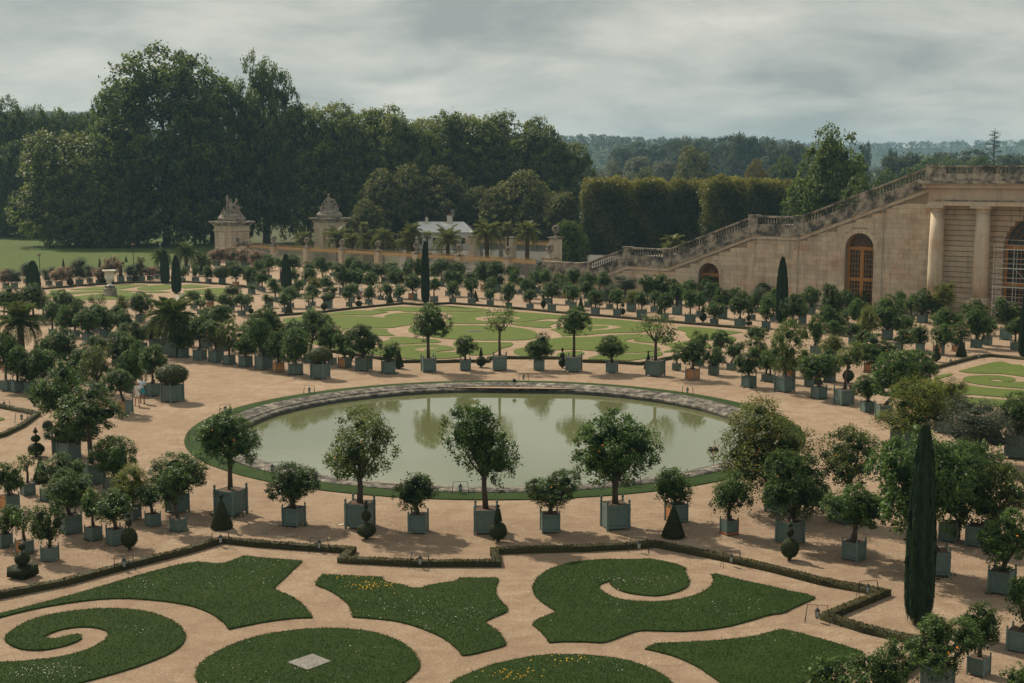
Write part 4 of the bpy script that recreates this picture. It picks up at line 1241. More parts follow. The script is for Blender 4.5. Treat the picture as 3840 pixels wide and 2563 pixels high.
TOPS = [
 ('i', 335, 772, [('ball', 150, 640, 766), ('ball', 86, 565, 635), ('ball', 42, 515, 556), ('cone', 24, 494, 512)], 'clipped yew of three stacked balls left of the pool'),
 ('i', 378, 1012, [('cone', 165, 770, 1008), ('ball', 40, 722, 756)], 'clipped yew pyramid with a ball on top at far left'),
 ('e', 322, 1522, [('egg', 98, 1392, 1512), ('ball', 42, 1335, 1382)], 'egg-shaped clipped yew beside the left grove'),
 ('i', 440, 545, [('ball', 98, 432, 538)], 'single clipped yew ball half hidden by the left grove'),
 ('a', 1190, 358, [('ball', 155, 140, 322), ('ball', 62, 58, 126), ('ball', 42, 4, 46)], 'clipped yew of three shrinking balls at front left of the pool'),
 ('a', 212, 602, [('slab', 205, 485, 582), ('ball', 140, 362, 486), ('ball', 66, 282, 346)], 'clipped yew ball standing on a square block, bottom left'),
 ('a', 2036, 158, [('cone', 216, -122, 140), ('ball', 44, -172, -125)], 'faceted yew cone before the leftmost big tub at the pool'),
 ('b', 1015, 250, [('ball', 178, 95, 246), ('egg', 94, -18, 82), ('egg', 42, -82, -24), ('ball', 24, -110, -84)], 'clipped yew of stacked shrinking eggs before the pool'),
 ('b', 2222, 278, [('ball', 168, 84, 252), ('frustum', 82, -38, 78), ('ball', 34, -72, -42)], 'clipped yew ball carrying a cut-off cone before the pool'),
 ('c', 1480, 238, [('cone', 228, -62, 222), ('ball', 38, -100, -64)], 'tall faceted yew cone before the part-timber tub'),
 ('d', 197, 445, [('ball', 172, 234, 418), ('egg', 70, 148, 226), ('ball', 46, 90, 136)], 'clipped yew of three stacked balls at front right of the pool'),
 ('f', 1310, 1185, [('cone', 102, 995, 1168)], 'yew cone behind the pool, left of the tall trees'),
 ('f', 2065, 1172, [('ball', 96, 1068, 1162), ('frustum', 40, 1004, 1064), ('ball', 20, 988, 1003)], 'yew ball carrying a small cone behind the pool'),
 ('f', 880, 1115, [('egg', 66, 1018, 1095)], 'yew egg behind the left path row of tubs'),
 ('g', 462, 1178, [('ball', 74, 1082, 1172), ('ball', 46, 1034, 1084), ('ball', 22, 990, 1030)], 'yew of three stacked balls behind the pool'),
 ('g', 1250, 1192, [('cone', 92, 1040, 1185), ('ball', 24, 1018, 1040)], 'yew cone half behind a big tub behind the pool'),
 ('g', 1585, 1138, [('egg', 80, 1042, 1130)], 'yew egg right of the far parterre'),
 ('f', 300, 684, [('cone', 90, 565, 680)], 'faceted yew cone left of the far parterre hedge'),
 ('f', 625, 652, [('ball', 64, 576, 644), ('ball', 24, 530, 562)], 'yew ball with small top ball behind the far parterre'),
 ('f', 945, 618, [('ball', 64, 558, 614), ('ball', 40, 518, 552), ('cone', 16, 490, 515)], 'yew of two balls beside the man in the hat'),
 ('f', 1230, 592, [('cone', 76, 482, 586)], 'yew cone left of the central cypress'),
 ('f', 2015, 566, [('cone', 62, 462, 562)], 'yew cone right of the central cypress'),
 ('g', 287, 634, [('egg', 52, 552, 626), ('ball', 22, 502, 546)], 'small yew egg with a knob behind the far parterre'),
 ('g', 632, 648, [('cone', 72, 526, 645)], 'faceted yew cone right of the stair-end pier'),
 ('g', 1016, 692, [('ball', 50, 626, 686), ('ball', 34, 582, 618)], 'yew of two balls behind the far parterre, right part'),
 ('g', 1358, 684, [('cone', 64, 596, 680)], 'yew cone below the small arched door'),
 ('g', 1752, 760, [('ball', 72, 666, 748), ('frustum', 40, 612, 664)], 'yew ball carrying a cone behind the far parterre'),
 ('g', 2170, 790, [('slab', 60, 752, 778), ('ball', 46, 688, 742), ('ball', 26, 652, 686)], 'yew of two balls on a square block near the cypress'),
 ('e', 647, 430, [('egg', 66, 360, 422), ('cone', 30, 320, 360)], 'yew egg with a pointed top near the marble urn'),
 ('e', 950, 408, [('egg', 68, 342, 404), ('cone', 30, 300, 345)], 'yew egg right behind the marble urn'),
 ('e', 1245, 392, [('cone', 72, 280, 390)], 'yew cone behind the left parterre'),
 ('e', 583, 268, [('cone', 34, 170, 264)], 'small dark cone on the park lawn, left one'),
 ('e', 918, 268, [('cone', 42, 168, 264)], 'small dark cone on the park lawn above the urn'),
 ('e', 1157, 205, [('cone', 28, 148, 202)], 'smallest dark cone on the park lawn by the lamp'),
 ('e', 2305, 702, [('slab', 70, 684, 700), ('ball', 48, 628, 678), ('ball', 24, 598, 622)], 'yew ball on a square block left of the far parterre'),
 ('h', 452, 1328, [('cone', 104, 1215, 1322)], 'yew cone behind the right tubs'),
 ('h', 735, 1318, [('ball', 108, 1192, 1302), ('ball', 40, 1152, 1190)], 'yew ball with small top ball right of the pool'),
 ('h', 1030, 1425, [('ball', 68, 1342, 1412)], 'yew ball by the right parterre hedge'),
 ('h', 1015, 1246, [('slab', 92, 1188, 1228), ('ball', 66, 1116, 1182)], 'yew ball on a square block in the right grove'),
 ('h', 1543, 1122, [('ball', 84, 1022, 1114), ('cone', 62, 955, 1020)], 'yew ball under a cone at the right parterre corner'),
 ('h', 1773, 1074, [('cone', 108, 915, 1066), ('ball', 22, 893, 914)], 'faceted yew cone behind the right parterre'),
 ('h', 335, 905, [('cone', 80, 790, 900)], 'yew cone hidden in the right grove')]
for tpl in TOPS: topiary(*tpl)

# ---- cypresses and dark conifers
def cypress_mesh(seed, n, blunt=0.0):
    rs = np.random.RandomState(seed); mb = MB()
    prof = [(0.22, 0.0), (0.40, 0.03), (0.475, 0.10), (0.49, 0.25), (0.47, 0.45), (0.41, 0.65), (0.32, 0.82), (0.22, 0.93), (0.13, 0.985), (0.03, 1.0)]
    mb.lathe([(r * .95, z) for r, z in prof], 14)
    u = rs.uniform(0, 0.995, n); a = rs.uniform(0, 2 * np.pi, n)
    r = np.interp(u, [q[1] for q in prof], [q[0] for q in prof]) * (1 + 0.03 * np.sin(a * 9) + rs.uniform(-.05, .06, n))
    C = np.c_[r * np.cos(a), r * np.sin(a), u]; N = unit(np.c_[np.cos(a), np.sin(a), np.full(n, 0.25)] + rs.normal(size=(n, 3)) * .35)
    tone = np.clip(rs.uniform(0, .7, n) + .2 * np.sin(a * 9), 0, 1)
    L = 0.12 * rs.uniform(.6, 1.2, n)
    V = C.copy()
    me = leaf_mesh('foliage', V, N, L, L * .35, tone, M['cypress_leaf'], rs, extra=mb)
    co = np.empty(len(me.vertices) * 3); me.vertices.foreach_get('co', co); co = co.reshape(-1, 3)
    return me
CYP = [cypress_mesh(i, 7500) for i in range(2)]
def cypress(t, x, y, w, top, label, stem=0.05):
    p = G(*tp(t, x, y)); wm = w * K * depth(p) / F; px = tp(t, x, y)[0]
    p = p + Vector((p.x, p.y, 0)).normalized() * wm * 0.2
    zt = PT(px, tp(t, 0, top)[1], p.y).z
    root = empty('cypress_tree', p, rnd.uniform(0, 6)); tag(root, label, 'tree', 'clipped cypresses')
    z0 = zt * stem
    inst('foliage', rnd.choice(CYP), root, (0, 0, z0), (0, 0, 0), (wm, wm, zt - z0))
    mb = MB(); mb.tube([(0, 0, -.05), (0, 0, zt * .5)], [wm * .16, wm * .06], 8); mb.build('trunk', M['bark'], root)
cypress('f', 1555, 592, 78, 25, 'tall dark cypress column at the back of the far parterre')
cypress('h', 122, 772, 112, 172, 'slim dark cypress column before the stone stairs')
cypress('d', 1375, 1050, 262, -765, 'huge dark cypress column in the near right corner')
cypress('h', 2345, 1085, 100, 480, 'dark cypress column cut by the right picture edge')
cypress('e', 1620, 495, 88, 150, 'dark cypress column at the left parterre')
cypress('e', 1515, 402, 84, 100, 'broad dark yew column behind the left parterre')
cypress('f', 280, 490, 96, 140, 'dark conifer among the back tubs')
cypress('e', 310, 520, 130, 200, 'dark conifer left of the marble urn')
cypress('f', 2248, 200, 42, 80, 'small slim cypress behind the gilded fence')
cypress('f', 2068, 170, 32, 95, 'smallest slim cypress behind the gilded fence')

# ================================================================== PALMS
def frond_mesh(seed, arch, n=26, mat='palm_leaf'):
    """one feather leaf, length 1, rising from the origin along +x"""
    rs = np.random.RandomState(seed); Cs, Ns, Ts, Ls = [], [], [], []
    mb = MB(); pts = []
    for i in range(9):
        u = i / 8; pts.append((u * math.cos(0.0) * (1 - 0.12 * arch * u), 0, 0.55 * u - (0.55 + 0.55 * arch) * u * u))
    mb.tube(pts, [0.02 * (1 - .8 * i / 8) + .003 for i in range(9)], 4)
    P = np.array(pts)
    vs, fs = [], []
    for k in range(n):
        u = 0.14 + 0.84 * k / (n - 1); c = np.array([np.interp(u * 8, range(9), P[:, j]) for j in range(3)])
        L = 0.30 * (math.sin(math.pi * min(1, u * 0.85 + 0.15)) ** 0.6) + 0.05
        for s in (-1, 1):
            d = unit(np.array([0.55 + .3 * u, s * 0.85, 0.10 - 0.35 * rs.uniform()])); w = np.array([0.018, 0, 0.006])
            e = c + d * L
            mid = c + d * L * .5 + [0, 0, .02]
            b = len(vs); vs += [c - w, c + w, mid + w * 1.3, e, mid - w * 1.3]; fs += [(b, b + 1, b + 2, b + 3, b + 4)]
    mb.add(vs, fs)
    me = mb.mesh('frond', M[mat], fix=False)
    at = me.attributes.new('tone', 'FLOAT', 'POINT'); v = np.clip(rs.uniform(.1, .9, len(me.vertices)), 0, 1); at.data.foreach_set('value', v.astype(np.float32))
    return me
FROND = [frond_mesh(i, a) for i, a in enumerate((0.2, 0.5, 0.9, 1.3))]
GFROND = [frond_mesh(i, a, 30, 'garden_palm_leaf') for i, a in enumerate((0.2, 0.5, 0.9, 1.3))]
def fan_mesh(seed):
    rs = np.random.RandomState(seed); mb = MB(); mb.tube([(0, 0, 0), (0.45, 0, 0.08)], 0.012, 4)
    vs, fs = [], []
    for k in range(15):
        a = math.radians(-115 + 230 * k / 14); d = np.array([math.cos(a), math.sin(a), -0.25]); c = np.array([0.45, 0, 0.08]); w = np.array([-d[1], d[0], 0]) * .03
        b = len(vs); vs += [c, c + d * .3 + w, c + d * .55, c + d * .3 - w]; fs += [(b, b + 1, b + 2, b + 3)]
    mb.add(vs, fs); me = mb.mesh('frond', M['palm_leaf'], fix=False)
    at = me.attributes.new('tone', 'FLOAT', 'POINT'); at.data.foreach_set('value', rs.uniform(.1, .7, len(me.vertices)).astype(np.float32))
    return me
FAN = fan_mesh(1)
def palm(base, zc, rad, label, nf=30, fan=False, tub=0, group='palms', tr=0.22):
    root = empty('palm_tree', base, rnd.uniform(0, 6)); tag(root, label, 'palm', group)
    z0 = 0
    if tub: make_tub(root, tub, rnd.uniform(0, 1), '', tub > 1.1); z0 = tub * .95
    mb = MB(); n = 9
    mb.tube([(0, 0, z0 - .05 + (zc - z0 + .05) * i / n) for i in range(n + 1)], [tr * (1.15 - .2 * i / n) * (1 + .12 * (i % 2)) for i in range(n + 1)], 9); mb.build('trunk', M['palm_bark'], root)
    for i in range(nf):
        a = i * 2.39996; u = (i + .5) / nf
        el = math.radians(62 - 95 * u + rnd.uniform(-6, 6))
        me = FAN if fan else (GFROND if tub else FROND)[min(3, int(u * 3.2))]
        inst('frond', me, root, (0, 0, zc), (0, -el, a), (rad * rnd.uniform(.85, 1.1),) * 3)
def road_palm(x, yc, r, label, fan=False, back=9.0, nf=28):
    yb = 992 + (x - 960) * 0.068; g = G(x, yb); n = Vector((0.647, 0.763, 0)); g = g + n * back
    zc = PT(x, yc, g.y).z; gx = PT(x, yc, g.y).x
    palm(Vector((gx, g.y, 0)), zc, r * depth(g) / F, label, nf, fan, group='palms behind the gilded fence', tr=0.16 if fan else 0.3)
for k, (x, yc, r, fan) in enumerate([(1140, 905, 46, 0), (1266, 900, 62, 0), (1365, 850, 26, 1), (1378, 906, 52, 0), (1434, 896, 50, 0), (1548, 872, 46, 0), (1530, 912, 62, 0), (1602, 886, 26, 1),
                                     (1679, 905, 68, 0), (1826, 880, 68, 0), (1904, 850, 28, 1), (1977, 876, 58, 0), (1320, 905, 40, 0), (2525, 918, 52, 0)]):
    road_palm(x, yc, r, '%s palm behind the fence, %s from left' % ('slim fan' if fan else 'feathery date', ordinal(sorted([1140, 1266, 1365, 1378, 1434, 1548, 1530, 1602, 1679, 1826, 1904, 1977, 1320, 2525]).index(x))), bool(fan), back=20 if x > 2100 else 9)
def tub_palm(t, x, yb, zc_y, rpx, side, label, fan=False, nf=34):
    p = G(*tp(t, x, yb)); px = tp(t, x, yb)[0]; p = p + Vector((p.x, p.y, 0)).normalized() * side * .6
    palm(p, PT(px, tp(t, 0, zc_y)[1], p.y).z, rpx * K * depth(p) / F, label, nf, fan, side, 'palms in tubs', 0.24)
tub_palm('e', 1590, 1078, 720, 270, 1.5, 'big palm with arching fronds in a tub in the left grove')
tub_palm('e', 205, 1190, 760, 240, 1.2, 'dark palm in a tub near the left picture edge')
tub_palm('e', 1710, 292, 130, 120, 0.9, 'palm in a tub by the pink oleanders')
tub_palm('e', 1490, 340, 170, 105, 0.8, 'palm behind the broad dark yew column')
tub_palm('e', 1850, 332, 210, 105, 0.8, 'low palm in a tub left of the oleanders')
tub_palm('e', 1110, 392, 230, 60, 0.9, 'small fan palm right of the marble urn', True, 22)
tub_palm('e', 1300, 385, 190, 60, 0.8, 'fan palm behind the left parterre', True, 22)

# ================================================================== LANTERNS, LIGHTS, URN
def lantern_mesh():
    fr = MB(); w, h = 0.34, 0.62
    fr.tube([(-w - .08, .06, 0), (-w, 0, h), (w, 0, h), (w + .08, .06, 0)], 0.012, 5)
    fr.tube([(-w, 0, h), (-w - .08, -.18, 0)], 0.012, 5); fr.tube([(w, 0, h), (w + .08, -.18, 0)], 0.012, 5)
    fr.tube([(0, 0, h), (0, 0, h - .14)], 0.008, 4)
    cap = MB(); cap.lathe([(0.02, .0), (0.03, .03), (0.095, -.05), (0.10, -.07)], 6, (0, 0, h - .15)); cap.lathe([(0.07, 0), (0.06, -.03), (0.03, -.06)], 6, (0, 0, h - .44))
    for i in range(6):
        a = math.pi / 3 * i; cap.tube([(.085 * math.cos(a), .085 * math.sin(a), h - .22), (.062 * math.cos(a), .062 * math.sin(a), h - .44)], .008, 3)
    gl = MB(); gl.lathe([(.078, h - .22), (.056, h - .44)], 6)
    return fr.mesh('hanger', M['iron']), cap.mesh('lantern_case', M['iron']), gl.mesh('lantern_glass', M['lamp_glass'])
LAN = lantern_mesh()
LANT = [('a', 2025, 312, 'at the left corner of the near hedge'), ('a', 1140, 535, 'by the near hedge at bottom left'), ('b', 580, 362, 'by the hedge below the pool'), ('b', 1505, 512, 'before the recessed hedge'),
        ('c', 1165, 368, 'by the hedge below the yew cone'), ('c', 2010, 492, 'by the hedge right of the crescent lawn'), ('d', 915, 775, 'inside the pointed hedge corner'), ('d', 450, 1005, 'at the inner hedge corner'),
        ('d', 1330, 1320, 'under the near right tree'), ('j', 150, 925, 'on the grass ring behind a small tree'), ('j', 1875, 1110, 'on the grass ring left of centre'), ('k', 1115, 1050, 'on the grass ring right of the big tree'),
        ('j', 490, 195, 'on the far left of the pool rim'), ('k', 105, 75, 'behind the pool rim at centre'), ('k', 1610, 196, 'behind the pool rim at right'), ('i', 1795, 625, 'on the grass ring at far left'),
        ('i', 2070, 372, 'on the grass ring above the left tree'), ('i', 200, 452, 'inside the left hedge corner'), ('i', 40, 330, 'at the left picture edge'), ('h', 1675, 1150, 'by the right parterre hedge, left one'),
        ('h', 1935, 1100, 'by the right parterre hedge, right one')]
for t, x, y, l in LANT:
    p = G(*tp(t, x, y)); r = empty('garden_lantern', p, rnd.uniform(-.4, .4)); tag(r, 'small lantern on a wire hanger ' + l, 'lantern', 'lanterns along the hedges and the pool')
    h_, c_, g_ = LAN; inst('hanger', h_, r); k = inst('lantern', c_, r); inst('glass', g_, k)
def spot(p, label, twin=True):
    r = empty('floodlight', p); tag(r, label, 'floodlight')
    mb = MB(); mb.tube([(0, 0, -.1), (0, 0, .75)], .02, 6); mb.tube([(-.08, .05, .75), (-.1, .06, 0.05), (.15, .05, 0.02), (.25, .02, .7)], .01, 4); mb.build('pole', M['iron'], r)
    for s in ((-.16, .08) if twin else (0,)):
        mb = MB(); mb.tube([(s - .10, 0, 1.0), (s - .02, .02, .96), (s + .16, .05, .88)], [.13, .15, .09], 10); mb.box((s, 0, .82), (.03, .12, .2)); mb.build('lamp_head', M['iron'], r)
spot(G(*tp('k', 1850, 862)), 'black twin floodlight on a pole at the right pool rim')
p = G(*tp('k', 20, 118)); spot(p - Vector((0, 0, 0.55)), 'black round floodlight on the far pool rim', False)

# marble urn on its pedestal
p = G(*tp('e', 1012, 520)); p = p + Vector((p.x, p.y, 0)).normalized() * .9; s_ = depth(p) / F * K
r = empty('marble_urn', p); tag(r, 'white marble urn on a dark stone pedestal on the left lawn', 'urn')
zt = PT(tp('e', 1010, 0)[0], tp('e', 0, 278)[1], p.y).z; zp_ = PT(tp('e', 1010, 0)[0], tp('e', 0, 420)[1], p.y).z
mb = MB(); w = 62 * s_
mb.lathe([(w * 1.02, 0), (w * 1.02, zp_ * .25), (w * .95, zp_ * .28), (w * .93, zp_ * .72), (w * .75, zp_ * .78), (w * .72, zp_)], 8, phase=.39); mb.build('pedestal', M['grey_stone'], r)
H_ = zt - zp_; mb = MB()
mb.lathe([(w * .5, zp_), (w * .22, zp_ + H_ * .12), (w * .20, zp_ + H_ * .2), (w * .45, zp_ + H_ * .3), (w * .66, zp_ + H_ * .42), (w * .68, zp_ + H_ * .55), (w * .60, zp_ + H_ * .62), (w * .60, zp_ + H_ * .82), (w * .85, zp_ + H_ * .9), (w * 1.04, zp_ + H_ * .95), (w * 1.04, zp_ + H_), (w * .8, zp_ + H_), (w * .6, zp_ + H_ * .9)], 20, cap=False)
mb.build('urn', M['marble'], r, smooth=True)
for t, x, y, top, l in (('e', 1228, 300, 35, 'black lamp post on the park lawn, tall one'), ('e', 368, 330, 128, 'black lamp post among the left shrubs'), ('e', 1455, 160, 95, 'far black lamp post before the big trees')):
    p = G(*tp(t, x, y)); px = tp(t, x, 0)[0]; zt = PT(px, tp(t, 0, top)[1], p.y).z
    r = empty('lamp_post', p); tag(r, l, 'lamp post', 'park lamp posts')
    mb = MB(); mb.tube([(0, 0, -.05), (0, 0, .4), (0, 0, zt - .3)], [.12, .06, .05], 8); mb.build('pole', M['iron'], r)
    mb = MB(); mb.lathe([(.04, zt - .35), (.32, zt - .2), (.26, zt - .05), (.05, zt)], 10); mb.build('lamp_head', M['terracotta'], r)
# bits of litter on the gravel
for t, x, y, l, cc in (('j', 80, 1475, 'flat blue-grey plastic scrap on the gravel', M['tub_paint']), ('j', 790, 1393, 'small white paper scrap on the gravel', M['marble'])):
    mb = MB(); mb.box((0, 0, 0.012), (.3, .16, .016), .2); mb.box((.05, .02, .03), (.12, .1, .02), .5); o = mb.build('scrap', cc, None, loc=G(*tp(t, x, y))); tag(o, l, 'litter')

# ================================================================== STONE STAIRS AND ORANGERY WING
WA = G(3700, 1202); WD = Vector((-0.763, 0.647, 0)).normalized(); WN = Vector((-WD.y, WD.x, 0))
def WL(px, py, off=0.0):
    d = ray(px, py); o = Vector((0, 0, HC)); q = WA + WN * off
    t = (q - o).dot(WN) / d.dot(WN); h = o + d * t
    return ((h - q).dot(WD), h.z)
wing = empty('orangery_wing', WA, math.atan2(WD.y, WD.x)); tag(wing, 'pale limestone wing with columns, arched doors and a long stepped stair', 'building')
# top line of the balustrade, right to left; s grows leftwards
raw = [WL(*q) for q in ((3497, 621), (2998, 813), (2827, 810), (2504, 935), (2353, 929), (2198, 987), (2062, 981))]
z1 = (raw[1][1] + raw[2][1]) / 2; z2 = (raw[3][1] + raw[4][1]) / 2; z3 = (raw[5][1] + raw[6][1]) / 2; z0 = raw[0][1]
TOPL = [(-14.0, z0), (raw[0][0], z0), (raw[1][0], z1), (raw[2][0], z1), (raw[3][0], z2), (raw[4][0], z2), (raw[5][0], z3), (raw[6][0] + 1.2, z3)]
s_end = TOPL[-1][0]
def zline(s):
    for (a, za), (b, zb) in zip(TOPL, TOPL[1:]):
        if a <= s <= b: return za + (zb - za) * (s - a) / (b - a)
    return TOPL[-1][1]
PAR = 2.15
def band(name, zo_top, zo_bot, y0, y1, mat, parent, s0=None, s1=None):
    for (a, za), (b, zb) in zip(TOPL, TOPL[1:]):
        lo, hi = max(a, s0 if s0 is not None else a), min(b, s1 if s1 is not None else b)
        if hi - lo < .05: continue
        mb = MB(); zl, zh = zline(lo + 1e-4), zline(hi - 1e-4)
        mb.slab([(lo, zl + zo_bot), (hi, zh + zo_bot), (hi, zh + zo_top), (lo, zl + zo_top)], y0, y1)
        mb.build(name, mat, parent)
mbp = MB(); mbp.box((TOPL[1][0] - .2, -.2, z0 - .55), (.9, .8, 1.1)); par = mbp.build('balustrade', M['grey_stone'], wing)
band('coping', 0.0, -0.2, -0.45, 0.16, M['grey_stone'], par)
band('plinth_course', -1.0, -1.15, -0.40, 0.12, M['grey_stone'], par)
band('parapet_block', -1.15, -PAR, -0.35, 0.06, M['grey_stone'], par, s0=TOPL[1][0])
band('moulding', -PAR, -PAR - 0.22, -0.3, 0.20, M['grey_stone'], wing, s0=TOPL[1][0])
band('moulding', -PAR - 0.22, -PAR - 0.62, -0.3, 0.075, M['limestone'], wing, s0=TOPL[1][0])
band('moulding', -PAR - 0.62, -PAR - 0.70, -0.3, 0.11, M['grey_stone'], wing, s0=TOPL[1][0])
mb = MB(); mb.lathe([(.10, 0), (.10, .06), (.06, .10), (.115, .28), (.11, .36), (.055, .56), (.05, .66), (.09, .72), (.09, .80)], 8); BAL = mb.mesh('baluster', M['grey_stone'], smooth=True)
for (a, za), (b, zb) in zip(TOPL, TOPL[1:]):
    ln = b - a; npier = max(1, round(ln / 7.5)); L_ = ln / npier
    if a == TOPL[-2][0]: continue
    for k in range(npier):
        pa, pb = a + L_ * k, a + L_ * (k + 1)
        for pc in ((pa,) if k else ()):
            mb = MB(); mb.box((pc, -.15, zline(pc) - .6), (0.95, .58, 0.85)); mb.build('pier', M['grey_stone'], par)
        nb = int((L_ - 1.2) / .36)
        for j in range(nb):
            s = pa + .6 + (L_ - 1.2) * (j + .5) / nb
            inst('baluster', BAL, par, (s, -.14, zline(s) - 1.0))
for i, (s, z) in enumerate(TOPL[1:-1]):
    mb = MB(); mb.box((s, -.13, z - 1.08), (1.25, .74, 2.14)); mb.box((s, -.13, z + .045), (1.4, .84, .13)); mb.build('pier', M['grey_stone'], par)
mb = MB(); mb.slab([(TOPL[-2][0] + .6, z3 - 1.0), (s_end, z3 - 1.0), (s_end, z3 - .2), (TOPL[-2][0] + .6, z3 - .2)], -.35, .05); mb.build('parapet_block', M['grey_stone'], par)
# solid stair behind the wall
poly = [(s, z - 1.25) for s, z in TOPL[1:]] + [(s_end, -.3), (TOPL[1][0], -.3)]
mb = MB(); mb.slab(poly, -20, -1.0); mb.build('stair_core', M['grey_stone'], wing)
mb = MB(); mb.slab([(-14, z0 - 1.1), (TOPL[1][0] - .02, z0 - 1.1), (TOPL[1][0] - .02, -.3), (-14, -.3)], -24, -.9); mb.build('terrace', M['limestone'], wing)

# openings (s centre, half width, spring height, top)
def opening(pl, pr, ptop, off=0.0, base=0.0):
    sl, sr = WL(pl, ptop, off)[0], WL(pr, ptop, off)[0]; hw = abs(sl - sr) / 2; zt = WL((pl + pr) / 2, ptop, off)[1]
    return ((sl + sr) / 2, hw, zt - hw, zt)
OPEN = [opening(3172, 3278, 875), opening(2621, 2697, 987)]
def arch_pts(s, hw, zs, n=16):
    return [(s + hw * math.cos(math.pi * i / n), zs + hw * math.sin(math.pi * i / n)) for i in range(n + 1)]
def wall_with_holes(name, outer, holes, y0, y1, mat, parent):
    bm = bmesh.new(); loops = []
    for lp in [outer] + holes:
        vs = [bm.verts.new((p[0], y1, p[1])) for p in lp]; loops.append(vs)
        for i in range(len(vs)): bm.edges.new((vs[i], vs[(i + 1) % len(vs)]))
    bmesh.ops.triangle_fill(bm, use_beauty=True, edges=bm.edges[:])
    bm.normal_update()
    for f in bm.faces:
        if f.normal.y < 0: f.normal_flip()
    for lp in loops:
        back = [bm.verts.new((v.co.x, y0, v.co.z)) for v in lp]
        for i in range(len(lp)):
            j = (i + 1) % len(lp); bm.faces.new((lp[i], back[i], back[j], lp[j]))
    me = bpy.data.meshes.new(name); bm.to_mesh(me); bm.free(); me.materials.append(mat)
    return inst(name, me, parent)
outer = [(TOPL[1][0] + .0, -.3), (s_end, -.3)] + [(s, z - PAR - .3) for s, z in reversed(TOPL[2:])] + [(TOPL[1][0], TOPL[1][1] - PAR - .3)]
holes = []
for s, hw, zs, zt in OPEN: holes.append([(s + hw, 0.02)] + arch_pts(s, hw, zs) + [(s - hw, 0.02)])
wall = wall_with_holes('wall', outer, holes, -0.95, 0.0, M['joint'], wing)
# ashlar
rnd2 = random.Random(3); blocks = []
CH = 0.56; zc_ = 0.0; rowi = 0
while zc_ < 12:
    s = TOPL[1][0] + 0.01 - (rnd2.uniform(0, .8)); 
    while s < s_end:
        L_ = rnd2.uniform(0.9, 1.9); a, b = max(s, TOPL[1][0] + .01), min(s + L_, s_end - .01); s += L_
        if b - a < .15: continue
        segs = [(a, b)]
        for so, hw, zs, zt in OPEN:
            zm = zc_ + CH / 2
            if zm > zt + .55: continue
            if zm <= zs: h = hw + .02
            else: h = math.sqrt(max(0, (hw + .5) ** 2 - (zm - zs) ** 2)) if zm - zs < hw + .5 else 0
            if h <= 0: continue
            ns = []
            for p, q in segs:
                if q <= so - h or p >= so + h: ns.append((p, q))
                else:
                    if p < so - h: ns.append((p, so - h))
                    if q > so + h: ns.append((so + h, q))
            segs = ns
        for p, q in segs:
            if q - p < .12: continue
            zp1, zq1 = min(zc_ + CH, zline(p) - PAR - .70), min(zc_ + CH, zline(q) - PAR - .70)
            if min(zp1, zq1) < zc_ + .12: continue
            blocks.append((p + .011, q - .011, zc_ + .011, zp1 - .011, zq1 - .011, rnd2.uniform(.012, .026)))
    zc_ += CH; rowi += 1
blocks.sort(key=lambda q: -(q[1] - q[0]) * (q[3] + q[4] - 2 * q[2]) * (1 - 0.006 * (q[0])))
rest = MB()
for i, (p, q, zb_, zp1, zq1, pr) in enumerate(blocks):
    pl = [(p, zb_), (q, zb_), (q, zq1), (p, zp1)]
    if i < 290:
        mb = MB(); mb.slab(pl, -.05, pr); mb.build('stone_block', M['limestone'], wall)
    else: rest.slab(pl, -.05, pr)
if rest.v: tag(rest.build('stone_blocks', M['limestone'], wall), kind='stuff')
